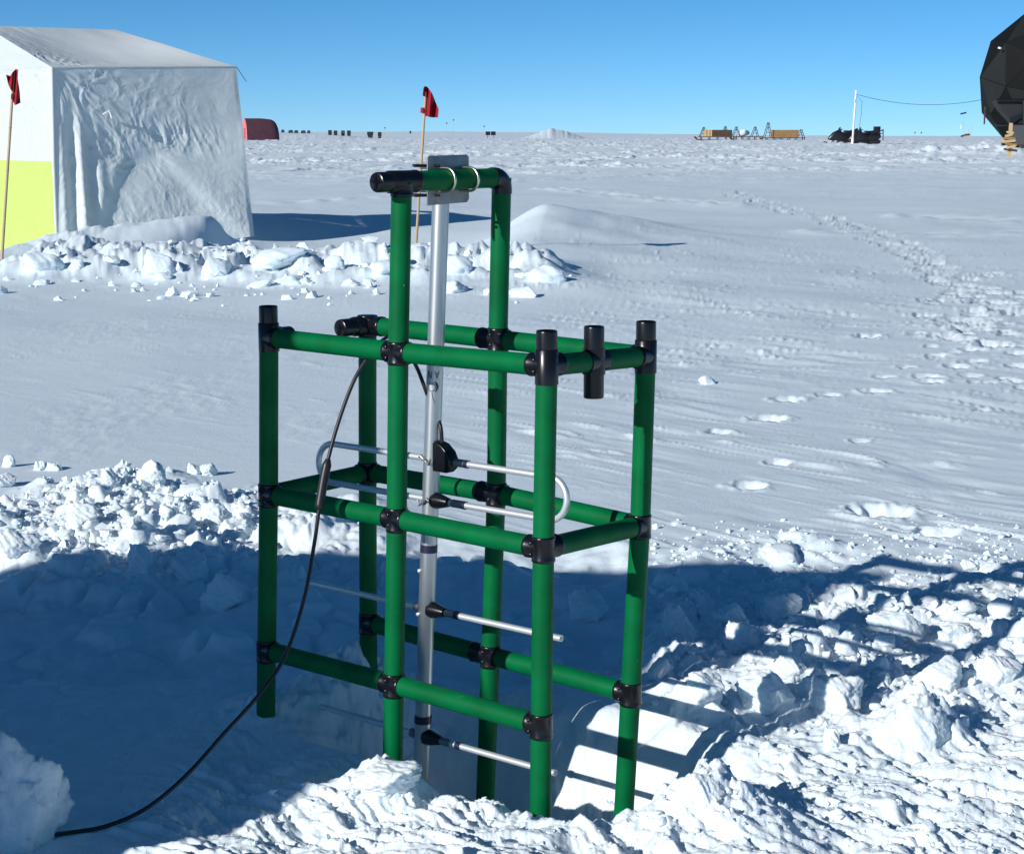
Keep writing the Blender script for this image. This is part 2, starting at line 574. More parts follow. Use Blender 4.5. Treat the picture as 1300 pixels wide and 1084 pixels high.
    z += rr_ * (.02 + .045 * fbm(x / .4, y / .3, 3, 99) + pk * (.07 * v5 * v5 + .20 * t5 * ss(.3, .9, v5)) + .012 * v6 * pk + .03 * t6 + .007 * fbm(x / .06, y / .06, 3, 48))
    # --- foreground crust: hacked, streaky snow
    fg = (1 - ss(4.15, 4.75, y - .35 * np.maximum(x - .5, 0))) * ss(-.95, -.35, x + .9 * (4.0 - y) * 0 + .2)
    f1 = x * 0.78 - y * 0.62
    f2 = x * 0.62 + y * 0.78
    fw = .06 * fbm(x / .3, y / .3, 2, 50)
    crust = .020 * fbm((f1 + fw) / .26, (f2 + fw) / .055, 4, 51, .5) + .0045 * fbm(x / .035, y / .035, 3, 52) + .035 * fbm(x / .35, y / .35, 3, 53)
    b7, s7, v7, t7 = worley((f1 + fw) / .15, (f2 + fw) / .055, 12)
    b8, s8, v8, t8 = worley((f1 - fw) / .07, (f2 - fw) / .035, 13)
    cm = .35 + .65 * ss(-.4, .5, fbm(x / .3, y / .25, 2, 103))
    crust += cm * (.012 * v7 * v7 + .016 * t7 + .004 * v8 + .006 * t8)
    z += fg * (crust - .005) * ahead
    brk = np.maximum(brk, fg)
    z += (1 - fg) * (1 - ss(5, 6, y)) * .006 * fbm(x / .10, y / .10, 4, 54)
    # spoil mounds on the rim of the pit
    for (u, v, hz, sx, sy) in [(482, 1003, .060, .07, .07), (515, 1012, .03, .06, .07), (885, 1030, .10, .10, .09), (930, 1050, .06, .08, .08), (338, 910, .055, .10, .10), (462, 880, .05, .12, .10),
                               (640, 1030, .035, .16, .05), (1170, 938, .10, .07, .07), (1130, 945, .05, .12, .08), (740, 1050, .03, .12, .05)]:
        p = gp(u, v)
        g_ = gauss(x, y, p.x, p.y, sx, sy)
        z += hz * g_ * (1 + .25 * fbm(x / .06, y / .06, 4, 61))
    # the pit dug under the frame
    ax_ = (x + .298) * EX.x + (y - 4.338) * EX.y
    by_ = (x + .298) * EY.x + (y - 4.338) * EY.y
    wob = .10 * fbm(x / .28, y / .28, 3, 62, .5) + .015 * fbm(x / .08, y / .08, 3, 63)
    qq = ((np.abs(ax_ - .12) / .58) ** 3 + (np.abs(by_ - .33) / .33) ** 3) ** (1 / 3) + wob
    pit = 1 - ss(.32, 1.22, qq)
    z = z * (1 - .75 * pit) - (.38 + .06 * fbm(x / .16, y / .16, 4, 64) + .02 * fbm(x / .07, y / .07, 4, 65, .6)) * pit
    z += .13 * gauss(x, y, -.42, 4.90, .11, .13) * (1 + .3 * fbm(x / .05, y / .05, 3, 66))
    b9, s9, v9, t9 = worley(x / .13, y / .13, 15)
    z += (.05 * v9 * v9 * v9 + .06 * t9 * ss(.5, .9, v9)) * ss(.05, .5, pit) * ss(-.05, .15, x)
    return (z, np.clip(np.maximum(brk, pit), 0, 1)) if want else z


def hz(x, y):
    return float(height(np.array([x]), np.array([y]))[0])


# ------------------------------------------------------------------ ground sheet
def sheet():
    # distances: about one row per picture row where the camera looks
    rows = []
    y = 0.35
    while y < 3.3:
        rows.append(y); y += .09
    y = 3.3
    while y < 6500:
        st = y * y / (1811 * 1.6) * (1.0 if y < 30 else 1.0)
        st = min(max(st, .0058), y * .05)
        if 52 < y < 290: st = min(st, max(.36, .36 * (y / 120) ** 2))
        rows.append(y); y += st
    rows = np.array(rows + [9000.0])
    ang = []
    a = -180.0
    while a < 180:
        ang.append(a)
        if -17.2 <= a < 17.2: a += .0335
        elif -24 <= a < 24: a += .16
        elif -60 <= a < 60: a += .8
        else: a += 4
    ang = np.radians(np.array(ang))
    A, R = np.meshgrid(ang, rows)
    X, Y = (R * np.sin(A)).ravel(), (R * np.cos(A)).ravel()
    Z, BR = height(X, Y, True)
    nr, nc = len(rows), len(ang)
    idx = np.arange(nr * nc).reshape(nr, nc)
    i0 = idx[:-1, :]
    nxt = np.roll(idx, -1, axis=1)
    quads = np.stack([i0, nxt[:-1, :], nxt[1:, :], idx[1:, :]], -1).reshape(-1, 4)
    V = np.stack([X, Y, Z], 1)
    # centre fan
    V = np.vstack([V, [[0, 0, 0]]])
    nq = len(quads)
    tris = np.stack([np.full(nc, nr * nc), nxt[0], idx[0]], 1)
    me = bpy.data.meshes.new('snow_ground')
    me.vertices.add(len(V)); me.vertices.foreach_set('co', V.astype(np.float32).ravel())
    loops = np.concatenate([quads.ravel(), tris.ravel()])
    me.loops.add(len(loops)); me.loops.foreach_set('vertex_index', loops.astype(np.int32))
    starts = np.concatenate([np.arange(nq) * 4, nq * 4 + np.arange(len(tris)) * 3])
    me.polygons.add(len(starts)); me.polygons.foreach_set('loop_start', starts.astype(np.int32))
    me.update(calc_edges=True)
    me.validate()
    me.polygons.foreach_set('use_smooth', np.ones(len(me.polygons), dtype=bool))
    at_ = me.attributes.new('broken', 'FLOAT', 'POINT')
    at_.data.foreach_set('value', np.append(BR, 0).astype(np.float32))
    print('ground', nr, nc, len(V))
    # make sure it faces up
    if me.polygons[nq // 2].normal.z < 0:
        me.flip_normals()
    return me


M_snow = snow_material('snow', 0.0, .0022, 60, .004, True)
M_crumb = snow_material('snow_crumb', 0.0, .002, 60)
M_slab = snow_material('wind_slab', 0.0, .004, 30)
for el in [n for n in M_slab.node_tree.nodes if n.type == 'VALTORGB'][0].color_ramp.elements:
    el.color = (0.73, 0.83, 0.88, 1)
M_block = snow_material('snow_block', 0.35, .0035, 60)
ground = link('snow_ground', sheet(), M_snow)
tag(ground, kind='structure')

# ------------------------------------------------------------------ materials
M_green = mat('green_pipe', (0.0, 0.150, 0.043), .46, noise=.30, nscale=11, bump=.0003, bscale=90, spec=.13)
M_black = mat('black_fitting', (0.006, 0.006, 0.008), .27, spec=.45, bump=.00004, bscale=120)
M_alu = mat('aluminium', (0.60, 0.63, 0.64), .38, .92, noise=.12, nscale=60, bump=.0002, bscale=300, stretch=(1, 1, .05))
M_alu2 = mat('aluminium_rod', (0.80, 0.82, 0.83), .42, .62, noise=.1, nscale=80)
M_zinc = mat('zinc_plate', (0.30, 0.31, 0.31), .5, .8, noise=.2, nscale=40)
M_brass = mat('yellowed_zinc', (0.72, 0.68, 0.52), .3, 1.0)
M_rubber = mat('black_rubber', (0.012, 0.012, 0.016), .42, spec=.5)
M_tape = mat('navy_tape', (0.012, 0.014, 0.05), .45)
M_ink = mat('black_ink', (0.03, 0.035, 0.05), .5)
M_hole = mat('dark_bore', (0.004, 0.004, 0.004), .9)

# ------------------------------------------------------------------ the green pipe frame
RP = 0.0248
N_, L_g = nodes_of(M_green)      # fine frost specks and scuffs on the pipe
gg = N_.new('ShaderNodeNewGeometry')
sn = N_.new('ShaderNodeTexNoise'); sn.inputs['Scale'].default_value = 95; sn.inputs['Detail'].default_value = 4
mp_ = N_.new('ShaderNodeMapping'); mp_.inputs['Scale'].default_value = (1, 1, .45)
L_g.new(gg.outputs['Position'], mp_.inputs['Vector']); L_g.new(mp_.outputs[0], sn.inputs['Vector'])
rs_ = N_.new('ShaderNodeValToRGB'); rs_.color_ramp.elements[0].position = .74; rs_.color_ramp.elements[1].position = .84
rs_.color_ramp.elements[1].color = (.6, .6, .6, 1)
L_g.new(sn.outputs['Fac'], rs_.inputs['Fac'])
mg = N_.new('ShaderNodeMix'); mg.data_type = 'RGBA'; mg.inputs['B'].default_value = (.35, .5, .45, 1)
pb = N_['Principled BSDF']
old = pb.inputs['Base Color'].links[0].from_socket
L_g.new(rs_.outputs[0], mg.inputs['Factor']); L_g.new(old, mg.inputs['A']); L_g.new(mg.outputs['Result'], pb.inputs['Base Color'])
RS = 0.0268
frame = thing('pipe_frame', (-0.16, 4.48, 0), 'green plastic pipe rack with black joint fittings standing in the dug snow pit', 'pipe frame')


def post_pts(k):
    lv = [q for q in ('b', 't', 'm', 'l') if (k, q) in FN]
    pts = [FN[(k, q)] for q in lv]
    dn = (pts[-1] - pts[-2]).normalized()
    ext = {'A': .40, 'M': .50, 'B': .50, 'C': .58, 'D': .44, 'N': .65}[k]
    return pts + [pts[-1] + dn * ext]


for k in 'AMBCDN':
    pts = post_pts(k)
    MB().tube(pts, RP, 40).build('post', M_green, frame)
UPV = Vector((0, 0, 1))


def rail(a, b):
    d = (b - a).normalized()
    MB().tube([a + d * (RP * .8), b - d * (RP * .8)], RP * .985, 36).build('rail', M_green, frame)


rails = [(('A', q), ('M', q)) for q in 'tml'] + [(('M', q), ('B', q)) for q in 'tml'] + \
        [(('D', q), ('N', q)) for q in 'tml'] + [(('N', q), ('C', q)) for q in 'tml'] + \
        [(('B', 'm'), ('C', 'm')), (('A', 'm'), ('D', 'm')), (('M', 'b'), ('N', 'b'))]
for a, b in rails:
    rail(FN[a], FN[b])
# right top rail is two lengths with a cross fitting between
mid_bc = FN[('B', 't')].lerp(FN[('C', 't')], .46)
rail(FN[('B', 't')], mid_bc)
rail(mid_bc, FN[('C', 't')])


def fitting(c, up, down, necks, open_top=False, rs=RS):
    """sleeve round the post from down to up, necks = (direction, length, open)"""
    b = MB()
    c = Vector(c)
    if open_top:
        b.tube([c - UPV * down, c + UPV * (up * .45), c + UPV * (up * .45 + .002)], [rs, rs, RP * 1.0], 36)
        b.cup(c + UPV * (up * .45), c + UPV * up, RP * .98, RP * .74)
    else:
        b.tube([c - UPV * down, c - UPV * (down - .002), c - UPV * (down - .007), c - UPV * (down - .009), c + UPV * (up - .009), c + UPV * (up - .007), c + UPV * (up - .002), c + UPV * up],
               [rs * .97, rs * 1.035, rs * 1.035, rs, rs, rs * 1.035, rs * 1.035, rs * .97], 36)
    for d, ln, opened in necks:
        d = Vector(d).normalized()
        if opened:
            b.tube([c, c + d * (ln * .5), c + d * (ln * .5 + .003)], [rs, rs, RP * .98], 30)
            b.cup(c + d * (ln * .5), c + d * ln, RP * .97, RP * .72, depth=.05)
        else:
            b.tube([c, c + d * (ln - .009), c + d * (ln - .007), c + d * (ln - .002), c + d * ln], [rs, rs, rs * 1.03, rs * 1.03, rs * .97], 32)
    o = b.build('pipe_fitting', M_black, frame, angle=50)
    # clamp screw heads
    return o


nX, nY = EX, EY
# top level
fitting(FN[('A', 't')], .082, .035, [(nX, .036, False), (nY, .075, True)], True)
fitting(FN[('B', 't')], .080, .042, [(-nX, .046, False), (nY, .046, False)], True)
fitting(FN[('C', 't')], .085, .040, [(-nX, .034, False), (-nY, .040, False)], True)
fitting(FN[('D', 't')], .028, .030, [(nX, .058, False), (-nY, .105, True)])
fitting(FN[('M', 't')], .026, .030, [(-nX, .036, False), (nX, .036, False)])
fitting(FN[('N', 't')], .030, .032, [(-nX, .058, False), (nX, .034, False)])
# cross fitting in the right top rail with open stubs up and down
b = MB()
b.tube([mid_bc - nY * .034, mid_bc + nY * .034], RS, 32)
b.cup(mid_bc, mid_bc + UPV * .082, RP * .96, RP * .72)
b.cup(mid_bc, mid_bc - UPV * .086, RP * .96, RP * .72)
b.tube([mid_bc - UPV * .03, mid_bc + UPV * .03], RS, 32)
b.build('pipe_fitting', M_black, frame, angle=50)
# top bar: tee with an open stub at the near end, elbow at the far end
fitting(FN[('M', 'b')], .0, .036, [(nY, .050, False), (-nY, .086, True)])
elb = MB()
c = FN[('N', 'b')]
arc = [c - nY * .040 ]
for i in range(9):
    w = pi / 2 * i / 8
    arc.append(c - nY * (.028 * (1 - sin(w))) - UPV * (.028 * (1 - cos(w))))
arc.append(c - UPV * .040)
elb.tube(arc, RS * .98, 32)
elb.build('pipe_fitting', M_black, frame, angle=50)
# middle level
for k, necks in {'A': [(nX, .036, False), (nY, .036, False)], 'B': [(-nX, .046, False), (nY, .046, False)], 'C': [(-nX, .036, False), (-nY, .036, False)],
                 'D': [(nX, .036, False), (-nY, .036, False)], 'M': [(-nX, .034, False), (nX, .030, False)], 'N': [(-nX, .056, False), (nX, .032, False)]}.items():
    fitting(FN[(k, 'm')], .029, .031, necks)
for k, necks in {'A': [(nX, .034, False)], 'B': [(-nX, .036, False)], 'C': [(-nX, .038, False)],
                 'D': [(nX, .034, False)], 'M': [(-nX, .034, False), (nX, .030, False)], 'N': [(-nX, .060, False), (nX, .030, False)]}.items():
    fitting(FN[(k, 'l')], .029, .031, necks)
# clamp screws on the fittings
for k, q in [('M', 't'), ('M', 'm'), ('M', 'l'), ('N', 't'), ('N', 'm'), ('N', 'l'), ('B', 'l'), ('C', 'l'), ('B', 'm'), ('B', 't'), ('A', 'm'), ('C', 'm')]:
    c = FN[(k, q)]
    sd = -nX if k in 'BC' else nX * (-1 if (k, q) == ('M', 't') else -.3)
    for dz in (.013, -.013):
        p = c + UPV * dz - nY * (RS - .002) + sd * .018 + UPV * 0
        MB().tube([p, p - nY * .003, p - nY * .004], [.0036, .0036, .002], 10).build('clamp_screw', M_black, frame)

# ------------------------------------------------------------------ the antenna
cb = FN[('M', 'b')].lerp(FN[('N', 'b')], .47)
mid_top = cb
mast_top = at(559.8, 205, cb.y + .036)
mast_top = cb - nX * .052 + UPV * .055
# the mast follows the photograph's line
pc0 = cb - nX * (RP + .006)
Ym = mast_top.y
for _ in range(20):
    q_ = at(559.0, 262, Ym)
    Ym += ((q_ - pc0).dot(nX) + .0215 + .006) / .63
t1 = at(559.0, 273, Ym)
t2 = at(536.0, 940, Ym - .02)
md = (t1 - t2).normalized()
mt = t1 + md * .045
mbm = t2 - md * .30
ant = thing('antenna', (t2.x, t2.y, t2.z), 'silver aluminium antenna mast with folded dipole loop and rods inside the green frame', 'antenna')
RM = .0215
MB().tube([mt, t1.lerp(t2, .1), t1.lerp(t2, .6)], RM, 40).build('mast', M_alu, ant)
jt = at(541.5, 790, t2.y)
MB().tube([t1.lerp(t2, .6), t1.lerp(t2, .775), t1.lerp(t2, .776), mbm], [RM, RM, RM * .97, RM * .97], 40).build('mast', M_alu, ant)


def on_mast(v):
    t = (v - 273.0) / (940 - 273)
    return t1.lerp(t2, t)


# clamp plate and U-bolts round the top bar
b = MB()
pc = cb - nX * (RP + .006)
Mx = Matrix((nY, UPV, nX)).transposed()
pl = [(-.076, -.062), (.068, -.058), (.076, -.050), (.076, .054), (.068, .060), (-.068, .058), (-.076, .051)]
b.prism(pl, pc + nY * .026, nY, UPV, nX, .004)
b.build('mounting_plate', M_zinc, ant, bevel=.001)
for s in (-.014, .072):
    cc = cb + nY * s
    R_ = RP + .004
    pts = [cc - nX * .085 + UPV * R_, cc - nX * .02 + UPV * R_]
    for i in range(13):
        w = pi / 2 - pi * i / 12
        pts.append(cc + nX * (R_ * cos(w)) + UPV * (R_ * sin(w)))
    pts += [cc - nX * .02 - UPV * R_, cc - nX * .085 - UPV * R_]
    MB().tube(pts, .0035, 12).build('u_bolt', M_brass, ant)
    for sg in (1, -1):
        p = cc - nX * (RP + .011) + UPV * R_ * sg
        MB().tube([p, p - nX * .008], .0075, 6).build('nut', M_zinc, ant, smooth=False)
# mast clamp bolts across (thin dark threaded rods above and below the bar)
for dz in (.034, -.038):
    p = cb - nX * .03 + UPV * dz
    MB().tube([p - nY * .085 - nX * .01, p + nY * .085 - nX * .01], .0035, 10).build('clamp_rod', M_rubber, ant)
    MB().tube([p - nX * .075 - nY * .02, p + nX * .012 - nY * .02], .0035, 10).build('clamp_rod', M_rubber, ant)

# elements: pixel ends give height; they run parallel to the long rails
def elem(v_mast, half_l, half_r, slope_fix=0.0):
    c = on_mast(v_mast) - nY * .0
    return c - nX * half_l, c, c + nX * half_r


def socket(c, ln=.045, s=1):
    """black tapered clamp and grey sleeve to the right of the mast"""
    b = MB()
    e = c + nX * (RM * .6)
    b.tube([e, e + nX * .012, e + nX * .045, e + nX * .052], [.021, .021, .0125, .011], 20)
    return b.build('element_clamp', M_black, ant)


rr = .0083
for vm, lab in ((767, 0), (933, 1)):
    a, c, e = elem(vm, .43, .44)
    MB().tube([a, c - nX * RM], rr, 18).build('element_rod', M_alu2, ant)
    MB().tube([c + nX * .05, e, e, e - nX * .02], [rr, rr, rr * .72, rr * .7], 18).build('element_rod', M_alu2, ant)
    socket(c)
    MB().tube([c + nX * .066, c + nX * .098], rr * 1.25, 18).build('sleeve', M_zinc, ant)
    q = c + nX * (.098 if lab == 0 else .118)
    MB().tube([q, q + nX * .016], rr * 1.3, 18).build('tape_band', M_tape, ant)
    for s in (-1,):
        p = c - nX * (RM + .016)
        MB().tube([p, p + nX * .016], rr * 1.5, 16).build('collar', M_zinc, ant)
# folded dipole loop
cu, cl = on_mast(575.5), on_mast(627)
dl = (cu - cl)
hh = dl.length / 2
cm = cu.lerp(cl, .5)
updir = dl.normalized()


def loop_end(sgn, half):
    pts = []
    c = cm + nX * (sgn * (half))
    for i in range(17):
        w = pi / 2 - pi * i / 16
        pts.append(c + nX * (sgn * hh * cos(w)) + updir * (hh * sin(w)))
    return pts


R_ = loop_end(1, .385)
L_ = loop_end(-1, .355)
rl = .0082
MB().tube([cu + nX * .052] + R_ + [cl + nX * .05], rl, 18).build('folded_dipole', M_alu2, ant)
MB().tube([cu - nX * RM * .6] + L_ + [cl - nX * RM * .6], rl, 18).build('folded_dipole', M_alu2, ant)
socket(cl)
for c, off in ((cu, .078), (cl, .075)):
    MB().tube([c + nX * off, c + nX * (off + .034)], rl * 1.25, 18).build('sleeve', M_zinc, ant)
    MB().tube([c + nX * (off + .034), c + nX * (off + .045)], rl * 1.3, 18).build('tape_band', M_tape, ant)
# feed point housing, a rounded black box on the right of the mast
b = MB()
b.prism([(.000, -.030), (.046, -.030), (.060, -.018), (.062, .004), (.052, .024), (.030, .042), (.008, .048), (.0, .046)],
        cu + nX * (RM * .7) + UPV * .002, nX, UPV, nY, .036, inset=.12)
b.build('feed_box', M_black, ant, bevel=.002)
# wing nuts
for v in (575, 628, 716, 740, 896):
    p = on_mast(v)
    if v in (575, 628):
        q = p - nY * (RM + .006)
        b = MB()
        b.tube([p - nY * RM * .9, q - nY * .004], .004, 10)
        for s in (-1, 1):
            b.tube([q, q + (nX * s * .013 + UPV * .009 * s * (-1 if v == 575 else 1)), q + (nX * s * .020 + UPV * .004)], [.004, .0045, .002], 8)
        b.build('wing_nut', M_zinc, ant)
for v in (717, 773):
    p = on_mast(v) - nY * (RM - .001) - nX * .010
    MB().tube([p, p - nY * .004, p - nY * .006], [.0052, .005, .002], 12).build('rivet', M_alu2, ant)
for v0, v1 in ((684, 694), (906, 916)):
    a, c = on_mast(v0), on_mast(v1)
    MB().tube([a, c], RM + .0008, 40, caps=False).build('tape_band', M_tape, ant)


# printed letters (upside down) and a round emblem, laid on the mast
def on_surface(v, s, out=.0009):
    """s metres round the mast to the right of the line facing the camera"""
    c = on_mast(v)
    th = s / RM
    fw = Vector((-c.x, -c.y, 0)).normalized()
    rt = Vector((-fw.y, fw.x, 0))
    return c + (fw * cos(th) + rt * sin(th)) * (RM + out)


PXM = 2300 / 4.45


def stroke(p, q, w=.0018):
    b = MB()
    (s0, v0), (s1, v1) = p, q
    n = 6
    vs, fs = [], []
    dx, dy = (s1 - s0), -(v1 - v0) / PXM
    L_ = sqrt(dx * dx + dy * dy) or 1
    ox, oy = -dy / L_ * w / 2, dx / L_ * w / 2
    for i in range(n + 1):
        t = i / n
        s, v = s0 + (s1 - s0) * t, v0 + (v1 - v0) * t
        vs.append(on_surface(v - oy * PXM, s + ox))
        vs.append(on_surface(v + oy * PXM, s - ox))
    for i in range(n):
        fs.append((2 * i, 2 * i + 1, 2 * i + 3, 2 * i + 2))
    b.add(vs, fs)
    return b


b = MB()
# N then inverted A, read upside down as AN
for p, q in [((-.0185, 473), (-.0180, 464)), ((-.0180, 464), (-.0085, 473)), ((-.0085, 473), (-.0080, 464)),
             ((.000, 464), (.0055, 473)), ((.0055, 473), (.011, 464)), ((.0022, 467.2), (.0088, 467.2))]:
    s_ = stroke(p, q)
    b.add(s_.v, s_.f)
b.build('lettering', M_ink, ant, smooth=False)
b = MB()
ce_s, ce_v = -.0075, 484
for rad, w0, w1, wd in [(.0098, 0, 2 * pi, .0016)]:
    prev = None
    for i in range(33):
        w = w0 + (w1 - w0) * i / 32
        cur = (ce_s + rad * cos(w), ce_v - rad * sin(w) * PXM)
        if prev:
            s_ = stroke(prev, cur, wd); b.add(s_.v, s_.f)
        prev = cur
prev = None
for i in range(15):     # the heavy crescent at the right
    w = 1.1 - 2.0 * i / 14
    rad = .0145
    cur = (ce_s + .0005 + rad * cos(w), ce_v - rad * sin(w) * PXM)
    if prev:
        s_ = stroke(prev, cur, .0052 * sin(pi * (i + .3) / 15) + .001); b.add(s_.v, s_.f)
    prev = cur
for p, q in [((ce_s + .001, ce_v + 6), (ce_s + .004, ce_v + 13)), ((ce_s + .004, ce_v + 13), (ce_s + .010, ce_v + 20))]:
    s_ = stroke(p, q, .0013); b.add(s_.v, s_.f)
b.build('emblem', M_ink, ant, smooth=False)


# ------------------------------------------------------------------ the cable
def spline(pts, n=14):
    P = [Vector(p) for p in pts]
    P = [P[0] * 2 - P[1]] + P + [P[-1] * 2 - P[-2]]
    out = []
    for i in range(1, len(P) - 2):
        for k in range(n):
            t = k / n
            a, b_, c, d = P[i - 1], P[i], P[i + 1], P[i + 2]
            out.append(.5 * ((2 * b_) + (c - a) * t + (2 * a - 5 * b_ + 4 * c - d) * t * t + (3 * b_ - a - 3 * c + d) * t ** 3))
    out.append(P[-2])
    return out


def gz(u, v, lift=.006):
    p = gp(u, v)
    for _ in range(4):
        p = gp(u, v, hz(p.x, p.y) + lift)
    return p


cab_ground = [gz(-40, 1064), gz(44, 1061), gz(90, 1056), gz(135, 1048)]
Mt = FN[('M', 't')]
cab_air = [at(185, 1026, 3.98), at(235, 985, 4.08), at(285, 930, 4.16), at(330, 880, 4.22), at(362, 832, 4.27), at(386, 760, 4.32), at(399, 690, 4.36),
           at(406, 640, 4.38), at(415, 590, 4.40), at(430, 535, 4.42), at(450, 482, 4.43), at(472, 447, 4.42), at(487, 431, 4.42),
           at(499, 427, 4.47), at(512, 440, 4.52), at(528, 464, 4.53), at(541, 497, 4.52), at(550, 520, 4.55), at(559, 540, 4.51), cu + nX * .035 + UPV * .046]
cpts = spline(cab_ground + cab_air)
cable = thing('antenna_cable', cpts[0], 'black coaxial cable looping down from the antenna and over the snow to the left', 'cable')
MB().tube(cpts, .0049, 12).build('cable_jacket', M_rubber, cable)
i0 = min(range(len(cpts)), key=lambda i: (cpts[i] - at(417, 583, 4.40)).length)
i1 = min(range(len(cpts)), key=lambda i: (cpts[i] - at(405.5, 648, 4.375)).length)
seg = cpts[i1:i0 + 1]
MB().tube(seg, [.0075] + [.0115] * (len(seg) - 3) + [.009, .0062], 16).build('connector_sleeve', M_rubber, cable)

# ------------------------------------------------------------------ snow blocks
def block_mesh(name, seed, sub=4, planes=14, round_=0.25, rough=.03, asp=(1, 1, 1)):
    r = random.Random(seed)
    bm = bmesh.new()
    bmesh.ops.create_icosphere(bm, subdivisions=sub, radius=1)
    V = np.array([v.co[:] for v in bm.verts])
    fs = [[v.index for v in f.verts] for f in bm.faces]
    bm.free()
    V /= np.linalg.norm(V, axis=1)[:, None]
    N = []
    for i in range(planes):
        n = np.array([r.gauss(0, 1), r.gauss(0, 1), r.gauss(0, .8)])
        n /= np.linalg.norm(n)
        N.append((n, r.uniform(.62, 1.0)))
    k = 10 + 26 * (1 - round_)
    acc = np.zeros(len(V))
    for n, dd in N:
        c = np.maximum(V @ n, 1e-3) / dd
        acc += c ** k
    rad = 1.0 / np.maximum(acc, 1e-9) ** (1.0 / k)
    rad = np.minimum(rad, 1.25)
    P = V * rad[:, None]
    ox, oy = r.uniform(0, 50), r.uniform(0, 50)
    nz_ = fbm(P[:, 0] * 2.2 + ox + P[:, 2] * 1.7, P[:, 1] * 2.2 + oy - P[:, 2] * 1.3, 5, seed % 9, .6)
    nz2 = fbm(P[:, 2] * 6 + ox, P[:, 0] * 5 + P[:, 1] * 5 + oy, 3, seed % 7, .6)
    P = P * (1 + rough * nz_ * 1.6 + rough * .7 * nz2)[:, None]
    P *= np.array(asp)
    me = bpy.data.meshes.new(name)
    me.from_pydata(P.tolist(), [], fs)
    me.polygons.foreach_set('use_smooth', [True] * len(fs))
    me.materials.append(M_block)
    return me


def hero(u, vb, wpx, hpx, label, seed, sub=5, round_=.25, rough=.035, dz=0.0, rz=None, asp=None, name='snow_block', cat='snow block', group=None, sink=.25):
    dr = ray(u, vb)
    Ys = np.geomspace(3.0, 60 if vb > 200 else 400, 1200)
    hh_ = height(dr.x / dr.y * Ys, Ys)
    kk = np.nonzero(hh_ > HCAM + dr.z / dr.y * Ys)[0]
    Yh = float(Ys[kk[0]]) if len(kk) else 30.0
    p = Vector((dr.x / dr.y * Yh, Yh, float(hh_[kk[0]]) if len(kk) else 0.0))
    w = (.85 if p.y > 15 else (.86 if u > 800 else 1.0)) * wpx / 2300 * p.y / 2
    h = (.62 if p.y > 15 else (.76 if u > 800 else .92)) * hpx / 2300 * p.y / 2
    me = block_mesh(name, seed, sub, 13, round_ * .6, rough * 1.5)
    if p.y > 15:
        me.materials.clear(); me.materials.append(M_slab)
    elif wpx < 30:
        me.materials.clear(); me.materials.append(M_crumb)
    o = bpy.data.objects.new(name, me)
    col.objects.link(o)
    dep = (asp or 1.0) * (w + h) / 2
    o.scale = (w * 1.05, dep * 1.0, h * (1.0 + sink))
    o.rotation_euler = (random.Random(seed).uniform(-.25, .25), random.Random(seed + 1).uniform(-.25, .25), rz if rz is not None else random.Random(seed + 2).uniform(-.4, .4))
    o.location = (p.x, p.y + dep * .4, p.z + h * (1 - sink))
    tag(o, label, cat, group)
    return o


